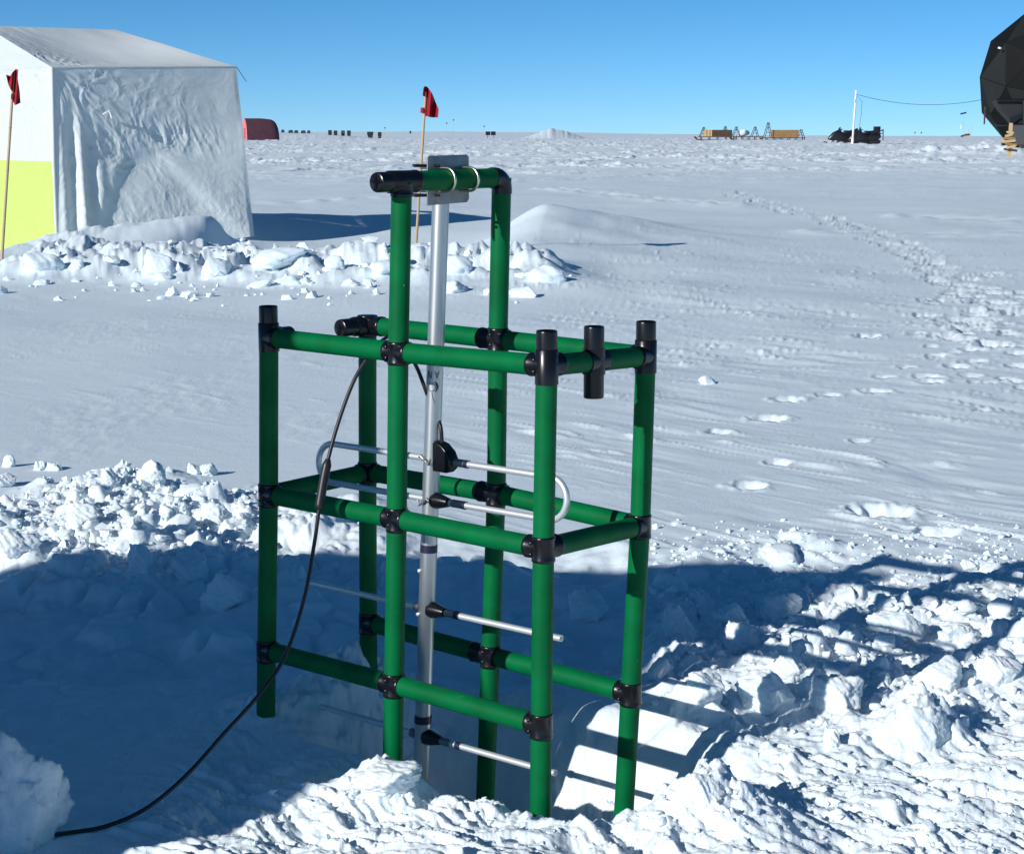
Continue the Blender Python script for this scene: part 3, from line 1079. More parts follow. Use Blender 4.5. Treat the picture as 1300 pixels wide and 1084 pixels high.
H = [
    (20, 1075, 130, 135, 'large pale block of snow in shadow at the bottom left corner, on the cable', 11, .35),
    (862, 815, 50, 52, 'half sunlit snow block just right of the far right green post', 12, .3),
    (940, 828, 50, 44, 'small sunlit block of snow inside the shaded rubble, second from the frame', 13, .3),
    (895, 893, 74, 54, 'big angular wedge of snow with a pointed top right of the frame', 114, .05),
    (978, 905, 88, 56, 'jagged low snow chunk leaning against the pointed wedge', 15, .05),
    (1058, 902, 84, 56, 'smooth domed snow block in the middle of the right hand rubble', 16, .5),
    (1056, 948, 24, 28, 'small upright rounded snow lump at the edge of the frame shadow', 17, .6),
    (1172, 943, 70, 60, 'cone shaped heap of snow standing alone at the front right', 18, .35),
    (1143, 806, 76, 34, 'flat pale snow slab at the back of the right rubble', 19, .2),
    (1127, 822, 30, 24, 'little cube of snow in front of the flat pale slab', 20, .1),
    (1214, 812, 46, 30, 'tilted wedge of snow near the right edge, behind the rubble field', 21, .1),
    (1245, 777, 20, 14, 'small round snow clod farthest back on the right', 22, .5),
    (1053, 812, 34, 28, 'small snow block with a shaded back beside the dark band', 23, .3),
    (990, 790, 66, 36, 'shaded squarish slab of snow behind the right green post', 24, .3),
    (925, 790, 50, 32, 'shaded rounded chunk of snow between two half lit blocks', 25, .4),
    (1265, 868, 70, 50, 'rough broken snow chunk cut by the right edge of the pile', 26, .1),
    (1195, 870, 70, 40, 'long broken ridge block in the right rubble', 27, .1),
    (1005, 858, 46, 30, 'crumbly snow lump in the middle of the dark frame shadow', 28, .3),
    (886, 1022, 70, 48, 'rounded mound of snow against the foot of the right green post', 29, .45),
    (484, 1006, 84, 34, 'pointed pile of snow around the foot of the middle green post', 30, .4),
    (178, 728, 26, 44, 'thin upright snow spike at the shadow edge on the left', 31, .2),
    (240, 735, 60, 34, 'shaded flat topped snow block behind the left green post', 32, .3),
    (275, 665, 44, 26, 'smooth pale block in the left heap nearest the left green post', 33, .4),
    (188, 617, 36, 28, 'sunlit boulder of snow on the crest of the left heap', 34, .3),
    (140, 622, 26, 22, 'leaning snow lump left of the crest of the left heap', 35, .3),
    (246, 602, 18, 14, 'lone rounded snow ball on smooth snow above the left heap, left of a pair', 36, .5),
    (263, 604, 24, 14, 'lone oblong snow lump on smooth snow, right of a pair', 37, .5),
    (66, 597, 22, 12, 'flat snow lump lying on smooth snow at the far left', 38, .4),
    (12, 593, 16, 14, 'small peaked snow lump at the left picture edge, upper one', 39, .3),
    (3, 618, 30, 20, 'rounded snow lump at the left picture edge, lower one', 40, .5),
    (48, 597, 14, 12, 'tiny pointed snow lump left of the flat one', 41, .3),
    (285, 775, 70, 46, 'shaded boulder of snow behind the left post at mid height', 42, .5),
    (745, 790, 60, 36, 'shaded snow chunk visible between the two right green posts', 43, .4),
    (100, 665, 40, 26, 'bulky snow block in the left heap, far left side', 44, .3),
    (15, 705, 60, 30, 'wide snow lump at the left edge on the shadow line', 45, .4),
    # wind slab belt in front of the tent
    (58, 340, 60, 32, 'split snow slab by the left flag with a shaded hollow', 51, .1),
    (97, 342, 24, 16, 'small dark sided snow chip right of the split slab', 52, .1),
    (203, 350, 66, 46, 'tall ribbed slab of wind snow below the tent', 53, .05),
    (270, 352, 46, 36, 'blocky snow lump right of the tall ribbed slab', 54, .2),
    (140, 334, 30, 14, 'low snow block below the tent between two slabs', 55, .2),
    (172, 364, 16, 10, 'tiny snow chip lying in front of the belt', 56, .1),
    (208, 356, 26, 14, 'snow shard at the foot of the ribbed slab', 57, .1),
    (350, 338, 90, 30, 'long humped snow slab right of the tent corner', 58, .3),
    (425, 342, 30, 22, 'bright snow chip left of the middle green post', 59, .1),
    (375, 360, 46, 16, 'flat snow plate in front of the humped slab', 60, .1),
    (485, 348, 44, 26, 'snow slab seen just left of the upper middle post', 61, .15),
    (580, 348, 60, 34, 'ragged snow slab seen between the upper posts', 62, .1),
    (690, 358, 60, 30, 'arched snow slab right of the upper far post', 63, .15),
    (665, 378, 40, 18, 'low snow plate below the arched slab', 64, .1),
    (575, 372, 44, 20, 'snow shard with a dark shadow right of the aluminium mast', 65, .1),
    (330, 366, 34, 12, 'thin snow chip below the humped slab', 66, .1),
    (52, 362, 20, 10, 'small snow chip nearest the camera below the left flag', 67, .1),
    (900, 488, 26, 12, 'small dark sided snow clod on the smooth slope right of the frame', 68, .1),
    (1228, 725, 26, 16, 'small snow cube sitting in a boot print at the right', 69, .1),
]
for (u, v, w, h, lab, sd, rd) in H:
    hero(u, v, w, h, lab, sd, sub=5 if v > 500 else 4, round_=rd, rough=.045 if rd < .3 else .055, sink=.45)

# medium clods: individuals with a shared description per place
base_meshes = [block_mesh('snow_clod', 200 + i, 3, 10, .2 + .05 * (i % 5), .06) for i in range(10)]
for me in base_meshes:
    me.materials.clear(); me.materials.append(M_crumb)


def clods(n, region, smin, smax, label, group, seed):
    r = random.Random(seed)
    k = 0
    while k < n:
        u, v = region(r)
        p = gp(u, v)
        z = hz(p.x, p.y)
        s = smin + (smax - smin) * r.random() ** 2.2
        o = bpy.data.objects.new('snow_clod', r.choice(base_meshes))
        col.objects.link(o)
        o.location = (p.x, p.y, z + s * .35)
        o.scale = (s * r.uniform(.8, 1.3), s * r.uniform(.8, 1.2), s * r.uniform(.6, 1.0))
        o.rotation_euler = (r.uniform(-.6, .6), r.uniform(-.6, .6), r.uniform(0, 6.28))
        tag(o, label, 'snow clod', group)
        k += 1


def reg_left(r):
    u = r.triangular(-20, 330, 150)
    return u, r.uniform(606 + abs(u - 165) * .24, 735)


def reg_right(r):
    u = r.uniform(830, 1300)
    return u, r.uniform(745 + (u - 830) * .06, 900 + r.uniform(-20, 20))


def reg_front(r):
    return r.uniform(820, 1300), r.uniform(900, 1075)


clods(90, reg_left, .014, .045, 'fist sized white clod in the heap of shovelled snow left of the frame', 'clods in the left snow heap', 5)
clods(64, reg_right, .010, .038, 'broken clod lying among the larger blocks right of the frame', 'clods in the right rubble field', 6)
clods(40, reg_front, .006, .018, 'small clod on the hacked snow crust at the front right', 'clods on the front crust', 8)


def crumbs(n, name, fn, smin, smax, seed):
    """loose snow crumbs nobody could count: one joined mesh"""
    r = np.random.default_rng(seed)
    pr = random.Random(seed)
    bm = bmesh.new(); bmesh.ops.create_icosphere(bm, subdivisions=1, radius=1)
    V = np.array([v.co[:] for v in bm.verts]); Fc = np.array([[v.index for v in f.verts] for f in bm.faces]); bm.free()
    P = [gp(*fn(pr)) for _ in range(n)]
    X = np.array([p.x for p in P]); Y = np.array([p.y for p in P])
    Z = height(X, Y)
    s = smin + (smax - smin) * r.random(n) ** 3
    jit = 1 + r.uniform(-.5, .4, (n, len(V), 1))
    sc_ = np.stack([s * r.uniform(.7, 1.4, n), s * r.uniform(.7, 1.3, n), s * r.uniform(.5, 1, n)], 1)
    W = V[None] * jit * sc_[:, None, :] + np.stack([X, Y, Z + s * .2], 1)[:, None, :]
    fc = Fc[None] + (np.arange(n) * len(V))[:, None, None]
    me = bpy.data.meshes.new(name)
    me.from_pydata(W.reshape(-1, 3).tolist(), [], fc.reshape(-1, 3).tolist())
    o = link(name, me, M_crumb)
    return o


def reg_left2(r):
    u = r.triangular(-60, 360, 150)
    return u, r.triangular(592 + abs(u - 165) * .26, 745, 665)


def reg_mid(r):
    u = r.uniform(830, 1300)
    return u, r.triangular(650, 790, 730)


tag(crumbs(3000, 'snow_crumbs', reg_left2, .003, .024, 1), 'loose white crumbs strewn over the left snow heap', 'snow crumbs', kind='stuff')
tag(crumbs(1500, 'snow_crumbs', reg_right, .004, .02, 2), 'loose crumbs between the blocks of the right rubble', 'snow crumbs', kind='stuff')
tag(crumbs(900, 'snow_crumbs', reg_mid, .004, .018, 3), 'scattered crumbs on the slope behind the right rubble', 'snow crumbs', kind='stuff')
tag(crumbs(800, 'snow_crumbs', lambda r: (r.uniform(250, 1300), r.uniform(990, 1084)) if r.random() < .6 else (r.uniform(880, 1300), r.uniform(900, 1084)), .003, .012, 4),
    'fine crumbs over the hacked crust in the foreground', 'snow crumbs', kind='stuff')
tag(crumbs(220, 'snow_crumbs', lambda r: (r.triangular(-20, 740, 300), r.triangular(318, 392, 350)), .02, .09, 5), 'chips scattered along the belt of wind slab before the tent', 'snow crumbs', kind='stuff')

# ------------------------------------------------------------------ the big tent
M_fab = mat('tent_fabric', (0.70, 0.76, 0.76), .5, noise=.04, nscale=3, trans=.16, bump=.0005, bscale=25)
M_fabl = mat('tent_fabric_white', (0.68, 0.71, 0.70), .6, trans=.12)
M_roof = mat('tent_roof_fabric', (0.70, 0.75, 0.75), .6, noise=.04, nscale=1.6, bump=.002, bscale=8)
M_yel = mat('tent_fabric_yellow', (0.58, 0.76, 0.17), .6, noise=.06, nscale=2, trans=.1)
DN, DR = 28.8, 30.9
NCt, NCb = at(66, 86, DN), at(73, 303, DN - .35)
NCb = NCb + (NCb - NCt) * .15
RCt, RCb = at(300, 85, DR), at(323, 300, DR - .9)
ldir = Vector((-.57, .82, 0))
LCt = NCt + ldir * 5.0
LCb = NCb + ldir * 5.0 + Vector((-.2, .1, 0))
rgL = at(-20, 33, DN + 2.0); rgR = at(146, 38, DR + 1.6)
tent = thing('pop_up_tent', (NCb.x, NCb.y, NCb.z), 'large white fabric tent with a yellow lower end wall and wrinkled grey side', 'tent')


def sheet_patch(name, P00, P10, P11, P01, nu, nv, disp, m, parent, out, thick=.0):
    u = np.linspace(0, 1, nu); v = np.linspace(0, 1, nv)
    U, V = np.meshgrid(u, v)
    P = [np.array(p) for p in (P00, P10, P11, P01)]
    G = ((1 - U) * (1 - V))[..., None] * P[0] + (U * (1 - V))[..., None] * P[1] + (U * V)[..., None] * P[2] + ((1 - U) * V)[..., None] * P[3]
    n = np.cross(P[1] - P[0], P[3] - P[0]); n = n / np.linalg.norm(n)
    if n @ np.array(out) < 0: n = -n
    G = G + disp(U, V)[..., None] * n
    off = np.zeros(3)
    q = parent
    while q is not None:
        off += np.array(q.location); q = q.parent
    G = G - off
    idx = np.arange(nu * nv).reshape(nv, nu)
    fs = np.stack([idx[:-1, :-1], idx[:-1, 1:], idx[1:, 1:], idx[1:, :-1]], -1).reshape(-1, 4)
    me = bpy.data.meshes.new(name)
    me.from_pydata(G.reshape(-1, 3).tolist(), [], fs.tolist())
    me.polygons.foreach_set('use_smooth', [True] * len(fs))
    return link(name, me, m, parent)


def folds(U, V, cu_, cv_, k, seed, warp=.6, W=3.5, Hh=2.7):
    dx, dy = (U - cu_) * W, (V - cv_) * Hh
    a = np.arctan2(dy, dx)
    r = np.sqrt(dx * dx + dy * dy)
    n = fbm(a * k + seed, r * .8 + warp * 1.6 * fbm(dx * 1.3, dy * 1.3, 2, seed), 3, seed, .55, ridge=True)
    return n, r


def front_disp(U, V):
    edge = ss(0, .04, U) * ss(0, .03, 1 - U) * ss(0, .03, 1 - V)
    n1, r1 = folds(U, V, 0.0, 1.02, 3.6, 3)
    n2, r2 = folds(U, V, .47, .56, 3.2, 5)
    n3, r3 = folds(U, V, .88, .60, 3.0, 6)
    z = .014 * n1 * np.exp(-(r1 / 2.6) ** 2) * ss(.1, .6, r1)
    z += .075 * np.sin((U + (1 - V) * -.05) * 62 + 2.5 * (1 - V)) * np.exp(-((U - .10 - .05 * (1 - V)) / .09) ** 2) * ss(.12, .45, 1 - V)
    z += .012 * n2 * np.exp(-(r2 / 1.0) ** 2) * ss(.1, .5, r2) * ss(-.2, .5, fbm(U * 3, V * 3, 2, 71))
    z += .0 * n3
    band = np.exp(-((V - .60 + .04 * np.sin(U * 9)) / .085) ** 2) * ss(.2, .3, U) * (1 - ss(.78, .95, U))
    z += band * .015 * fbm(U * 13 + .8 * V, V * 7 + U * 8, 3, 13, .5, ridge=True)
    z += -.10 * np.exp(-((V - .55) / .16) ** 2) * np.sin(pi * U)
    # a tuck line from the hub down to the right foot
    ln = (U - .52) - (.56 - V) * .75
    z += .035 * np.tanh(ln * 22) * np.exp(-(ln / .16) ** 2) * ss(.0, .1, .56 - V)
    ln2 = (U - .40) + (.56 - V) * .55
    z += -.045 * np.tanh(ln2 * 24) * np.exp(-(ln2 / .15) ** 2) * ss(.0, .1, .56 - V)
    lo = 1 - ss(.05, .55, V)
    z += .007 * lo * fbm(U * 10 + V * 6, V * 5 - U * 5, 4, 14, .6, ridge=True)
    z += .018 * fbm(U * 3.2, V * 2.0, 2, 15, .4) + .0005 * fbm(U * 34 + V * 12, V * 26, 3, 16, ridge=True)
    z += .004 * fbm(U * 3, V * 18, 2, 17)
    z += .045 * np.maximum(0, .3 - V) * ss(.6, 1, U)
    return z * edge


fo = (SH * -1)
fn = Vector((RCt - NCt)).cross(UPV); fn = fn if fn.y < 0 else -fn
sheet_patch('side_wall', NCb, RCb, RCt, NCt, 260, 220, front_disp, M_fab, tent, fn)


def roof_disp(U, V):
    e = ss(0, .05, V) * ss(0, .04, 1 - V)
    n1, r1 = folds(U, V, 0.0, .0, 3.0, 8, W=4, Hh=3)
    return e * (.012 * n1 * np.exp(-(r1 / 1.6) ** 2) * ss(.2, .8, r1) + .009 * fbm(U * 4, V * 2.4, 2, 18, .45) - .18 * np.sin(pi * V) * np.sin(pi * U) + .004 * fbm(U * 9 + V * 5, V * 3, 3, 19, ridge=True) * (1 - ss(.2, .6, U)))


sheet_patch('roof_panel', NCt, RCt, rgR, rgL, 200, 120, roof_disp, M_roof, tent, (0, -.5, 1))
sheet_patch('roof_panel', RCt, RCt + ldir * 4.6, rgR, rgR, 20, 20, lambda U, V: U * 0, M_roof, tent, (1, 0, 1))


def left_disp(U, V):
    n1, r1 = folds(U, V, 0.0, 1.0, 4.5, 4, W=5)
    return ss(0, .03, U) * (.022 * n1 * np.exp(-(r1 / 2.2) ** 2) * ss(.05, .4, r1) + .006 * fbm(U * 9, V * 4, 3, 12) - .10 * np.sin(pi * V) * ss(0, .5, U))


ln = Vector((-.82, -.57, 0))
seam = .522


def lerp3(a, b, t): return Vector(a).lerp(Vector(b), t)


sheet_patch('end_wall_upper', lerp3(NCb, NCt, seam), lerp3(LCb, LCt, seam), LCt, NCt, 160, 90, lambda U, V: left_disp(U, seam + V * (1 - seam)), M_fabl, tent, ln)
yl = .055
a0, a1 = lerp3(NCb, LCb, yl / 5), lerp3(NCt, LCt, yl / 5)
sheet_patch('end_wall_lower', NCb, LCb, lerp3(LCb, LCt, seam), lerp3(NCb, NCt, seam), 160, 70, lambda U, V: left_disp(U, V * seam) - .001, M_yel, tent, ln)
sheet_patch('gable', NCt, LCt, rgL + Vector((0, 0, 0)), rgL, 60, 30, lambda U, V: .008 * fbm(U * 6, V * 6, 3, 20) * (1 - V), M_fabl, tent, ln)
MB().tube([NCb - Vector((0, 0, .3)) + ln * .01, lerp3(NCb, NCt, .5) + ln * .02, NCt], .028, 12).build('corner_seam', M_fabl, tent)
MB().tube([RCt, at(306, 94, DR), at(313, 104, DR)], .005, 8).build('guy_line', M_rubber, tent)
MB().tube([NCt, RCt], .012, 8).build('eave_seam', M_fab, tent)
# loose ties, a toggle and a folded window flap on the side wall
p = at(131, 146, DN + .35)
MB().tube([p, p + Vector((.10, 0, .06)), p + Vector((.14, 0, -.05))], .022, 8).build('toggle', M_fabl, tent)
# ropes lying on the drift
for pts in ([(62, 309), (90, 303), (120, 296), (140, 285)], [(322, 296), (335, 291), (350, 296)]):
    dense = []
    for (u0, v0), (u1, v1) in zip(pts[:-1], pts[1:]):
        dense += [(u0 + (u1 - u0) * k / 8, v0 + (v1 - v0) * k / 8) for k in range(8)]
    q = []
    for u, v in dense:
        p = at(u, v, 27.2 if pts[0][0] == 62 else 28.6)
        q.append((p.x, p.y, hz(p.x, p.y) + .008))
    tag(MB().tube(q, .010, 8).build('guy_rope', M_rubber), 'dark rope half buried in the drift ' + {62: 'under the middle of the tent wall', 322: 'at the right foot of the tent'}[pts[0][0]], 'rope')

# ------------------------------------------------------------------ marker flags
M_bam = mat('bamboo', (0.55, 0.40, 0.22), .5, noise=.2, nscale=5, stretch=(6, 6, .8))
M_red = mat('red_flag', (0.42, 0.006, 0.022), .7, trans=.25, noise=.1, nscale=20)


def flag(base, top, verts, faces, label, lean=.013, hole=None):
    t = thing('marker_flag', base, label, 'flag')
    MB().tube([base - Vector((0, 0, .3)), base, top], [lean, lean, lean * .85], 14).build('bamboo_pole', M_bam, t)
    for k in (.22, .47, .7, .9):
        p = base.lerp(top, k)
        MB().tube([p, p + (top - base).normalized() * .012], lean * 1.12, 14).build('bamboo_node', M_bam, t)
    return t


def cloth(t, outline, D, depth_fn, name='cloth'):
    """a thin cloth: outline in pixels, filled on a grid with folds, given two sides"""
    us = [p[0] for p in outline]; vs_ = [p[1] for p in outline]
    bm = bmesh.new()
    pv = [bm.verts.new((p[0], p[1], 0)) for p in outline]
    f = bm.faces.new(pv)
    bmesh.ops.triangulate(bm, faces=[f])
    bmesh.ops.subdivide_edges(bm, edges=bm.edges[:], cuts=3, use_grid_fill=True)
    bmesh.ops.subdivide_edges(bm, edges=bm.edges[:], cuts=1, use_grid_fill=True)
    off = t.location
    for v in bm.verts:
        u, w = v.co.x, v.co.y
        p = at(u, w, D + depth_fn(u, w))
        v.co = p - off
    me = bpy.data.meshes.new(name)
    bm.to_mesh(me); bm.free()
    me.polygons.foreach_set('use_smooth', [True] * len(me.polygons))
    o = link(name, me, M_red, t)
    md_ = o.modifiers.new('solid', 'SOLIDIFY'); md_.thickness = .002
    return o


D1 = 21.6
fb = at(526.5, 338, D1); ft = at(540.5, 117, D1)
t = flag(fb, ft, None, None, 'red marker flag on a bamboo pole standing behind the green frame', .017)
o = cloth(t, [(537.5, 112), (539.5, 109.5), (543, 111), (548, 118), (553, 130), (557, 139), (556, 149.5), (548, 149.5), (539.5, 147.5), (539, 143), (540.5, 137), (541.5, 128), (540, 123), (536.5, 122)], D1 - .02,
      lambda u, w: .06 * sin((u - 538) * .55 + w * .05))
MB().tube([at(536.6, 144, D1), at(537.2, 137, D1)], .028, 16).build('cloth_tie', M_red, t)
D2 = 23.6
fb = at(2.5, 326, D2); ft = at(17.5, 92, D2)
t = flag(fb, ft, None, None, 'red marker flag wrapped round a bamboo pole beside the tent', .02)
cloth(t, [(7.5, 95), (13, 97), (16, 92), (20, 88), (23, 89), (22.5, 100), (25, 118), (26, 131), (19, 134), (16.5, 128), (14, 126), (14, 120), (17, 118), (17.5, 104), (14, 103.5), (13.5, 114), (10, 106)], D2 - .03,
      lambda u, w: .05 * sin((u - 10) * .8 + w * .07))

# ------------------------------------------------------------------ things far off
def hitY(u, v):
    d = ray(u, v)
    Ys = np.geomspace(20, 900, 900)
    zz = HCAM + d.z / d.y * Ys
    hh = height(d.x / d.y * Ys, Ys)
    k = np.nonzero(hh > zz)[0]
    return float(Ys[k[0]]) if len(k) else 420.0


def gyz(u, Y):
    """ground point under pixel column u at distance Y"""
    d = ray(u, 200)
    x = d.x / d.y * Y
    return Vector((x, Y, hz(x, Y)))


M_maroon = mat('maroon_canvas', (0.10, 0.035, 0.055), .8, noise=.2, nscale=2)
M_pink = mat('pink_canvas', (0.72, 0.20, 0.20), .8, noise=.08, nscale=2)
M_wood = mat('crate_wood', (0.34, 0.20, 0.085), .8, noise=.25, nscale=3)
M_woodl = mat('pale_wood', (0.62, 0.42, 0.20), .7, noise=.15, nscale=3)
M_woodd = mat('dark_wood', (0.09, 0.055, 0.035), .8, noise=.3, nscale=3)
M_white = mat('white_paint', (0.8, 0.8, 0.78), .4)
M_mach = mat('black_machine', (0.008, 0.008, 0.012), .35)
M_dome = mat('dome_panel', (0.008, 0.0095, 0.009), .75, spec=.15, noise=.35, nscale=.25)
M_domeg = mat('dome_grey', (0.03, 0.031, 0.033), .6, spec=.2)
M_box = mat('dark_box', (0.015, 0.025, 0.035), .6)

# tunnel tent
Y = 250.0
cxl, cxr = at(302, 170, Y).x, at(350, 170, Y).x
zb = at(325, 179.5, Y).z
W_ = cxr - cxl
t = thing('tunnel_tent', (cxl + W_ / 2, Y, zb), 'maroon arched tunnel tent with a pink end on the horizon beside the white tent', 'tent')
rad = at(0, 150.5, Y).z - zb
b = MB()
prof = []
for i in range(17):
    w = pi * i / 16
    prof.append((cos(w) * 1.9, (sin(w) ** .8) * rad))
a_, c_ = Vector((.80, -.60, 0)), Vector((.60, .80, 0))
org = Vector((cxl + 1.1, Y, zb))
# the arch stands across c_, the length runs along a_
Rr = 2.05
vs, fs = [], []
Ls = [0, .33, .66, 1.0]
ax2 = Vector((.93, .37, 0)); ay2 = Vector((.37, -.93, 0))
org = Vector((cxl + .9, Y, zb))
LT = (W_ - 1.6)
for l in Ls:
    for i in range(17):
        w = pi * i / 16
        # rounded far end: the arch sinks towards the right
        k = 1 if l < .9 else .96
        vs.append(org + ax2 * (l * LT) + ay2 * (cos(w) * 1.5 * k) + UPV * ((max(sin(w), 0) ** .75) * rad * k))
for q in range(len(Ls) - 1):
    for i in range(16):
        fs.append((q * 17 + i, q * 17 + i + 1, (q + 1) * 17 + i + 1, (q + 1) * 17 + i))
b.add(vs, fs)
b.build('canvas', M_maroon, t)
b = MB()
for k_, (xo, sc_) in enumerate(((-.01, 1.0),)):
    vs = [org + ax2 * xo + ay2 * (cos(pi * i / 16) * 1.5) + UPV * ((max(sin(pi * i / 16), 0) ** .75) * rad) for i in range(17)]
    b.add(vs, [tuple(range(17))])
b.build('end_wall', M_pink, t, smooth=False)
b = MB()
e = org + ax2 * LT * .985
rings, fs = [], []
for j in range(7):
    w2 = pi / 2 * j / 6
    for i in range(17):
        w = pi * i / 16
        kk = cos(w2)
        rings.append(e + ax2 * (1.25 * sin(w2)) + ay2 * (cos(w) * 1.44 * kk ** .6) + UPV * (max(sin(w), 0) ** .75 * rad * .96 * kk ** .6))
for j in range(6):
    for i in range(16):
        fs.append((j * 17 + i, j * 17 + i + 1, (j + 1) * 17 + i + 1, (j + 1) * 17 + i))
b.add(rings, fs)
b.build('rounded_end', M_maroon, t)
b = MB()
b.box(org - ax2 * .03 + UPV * .9 + ay2 * .2, (.05, .8, 1.7), atan2(ax2.y, ax2.x))
b.build('door', mat('door_red', (.45, .1, .12), .7), t)

# cargo line on the horizon
for i, (u, v, w, h) in enumerate([(351, 166, 4, 2), (359, 166, 4, 2), (369, 166.5, 6, 2), (376, 166.8, 5, 2), (385, 167, 6, 2), (392, 167, 4, 2)]):
    Yc = hitY(u, v + 1.5)
    p = at(u, v + 1, Yc)
    wd, hh_ = w / 2300 * Yc, 2.2 / 2300 * Yc
    tag(MB().prism([(-wd / 2, -.3), (wd / 2, -.3), (wd * .42, hh_ * .8), (wd * .1, hh_), (-wd * .35, hh_ * .85)], p, (1, 0, 0), (0, 0, 1), (0, 1, 0), .8).build('cargo_stack', M_box),
        'low dark cargo stack in the thin row on the horizon right of the tunnel tent', 'cargo', 'cargo row on the horizon')
for i, (u, v0, v1, w, lab) in enumerate([(419, 165.5, 171, 4.5, 'dark cargo box leftmost of the row of four on the horizon'), (426, 166, 171.5, 4.5, 'dark cargo box second from left in the row of four on the horizon'),
                                         (435.5, 166, 171.5, 4.5, 'greenish cargo box third from left in the row of four on the horizon'), (443, 166, 171.5, 4.5, 'dark cargo box rightmost of the row of four on the horizon'),
                                         (470, 167.5, 172, 7.5, 'wider dark box left of the pair on the horizon'), (482, 168, 173, 4.5, 'narrow dark box right of the pair on the horizon')]):
    Yc = min(hitY(u, v1 + .5), 420)
    print('box', u, Yc)
    p0, p1 = at(u, v1, Yc), at(u, v0, Yc)
    t = thing('cargo_box', p0, lab, 'box')
    g_ = hz(p0.x, p0.y)
    zb_ = min(p0.z, g_)
    hh_ = p1.z - p0.z
    MB().box((p0.x, p0.y, p0.z + hh_ / 2), (w / 2300 * Yc, .8, hh_), .15).build('box_body', mat('box_green', (.02, .06, .06), .6) if i == 2 else M_box, t)
    MB().box((p0.x, p0.y, (zb_ - .2 + p0.z) / 2), (w / 2300 * Yc * .8, .6, p0.z - zb_ + .2)).build('box_base', M_box, t)
# dark information board on legs
Yc = 300.0
p0, p1 = at(616.5, 172, Yc), at(629.5, 167.2, Yc)
t = thing('dark_board', (p0.x, Yc, hz(p0.x, Yc)), 'small black two panel board on legs on the horizon behind the frame', 'board')
for k in (0, 1):
    x0 = p0.x + (p1.x - p0.x) * (k * .52); wd = (p1.x - p0.x) * .46
    MB().box((x0 + wd / 2, Yc, (p0.z + p1.z) / 2), (wd, .12, p1.z - p0.z)).build('panel', M_mach, t)
for k in (.2, .8):
    xx = p0.x + (p1.x - p0.x) * k
    MB().tube([(xx, Yc, hz(p0.x, Yc) - .2), (xx, Yc, p0.z)], .04, 8).build('leg', M_woodd, t)
Yc = hitY(521, 170)
p = at(521, 168.3, Yc)
tag(MB().box((p.x, p.y, p.z), (2 / 2300 * Yc, .6, 3.4 / 2300 * Yc)).build('distant_hut', M_box), 'tiny grey hut far out on the horizon left of the middle flag', 'hut')
# faint far flags
for i, (u, v0, v1, lab) in enumerate([(566.5, 156, 172, 'far thin marker pole just right of the middle red flag'), (575, 152, 172, 'taller far thin marker pole right of the middle red flag'),
                         (614, 160, 172, 'far thin marker pole above the black board'), (1119, 165, 178, 'far thin flag pole right of the snowmobiles'),
                         (1161, 168, 178, 'far flag pole left of a pair near the snow mound'), (1169, 168, 178, 'far flag pole right of a pair near the snow mound'), (488, 162, 173, 'far thin marker pole left of the middle flag')]):
    Yc = 330.0
    p0, p1 = at(u, v1, Yc), at(u, v0, Yc)
    p0.z = min(p0.z, hz(p0.x, p0.y) - .1)
    t = thing('far_flag', p0, lab, 'flag')
    MB().tube([p0, p1], .02, 6).build('pole', M_bam, t)
    MB().box(p1 + Vector((.10, 0, -.1)), (.22, .03, .25)).build('cloth', M_box, t)


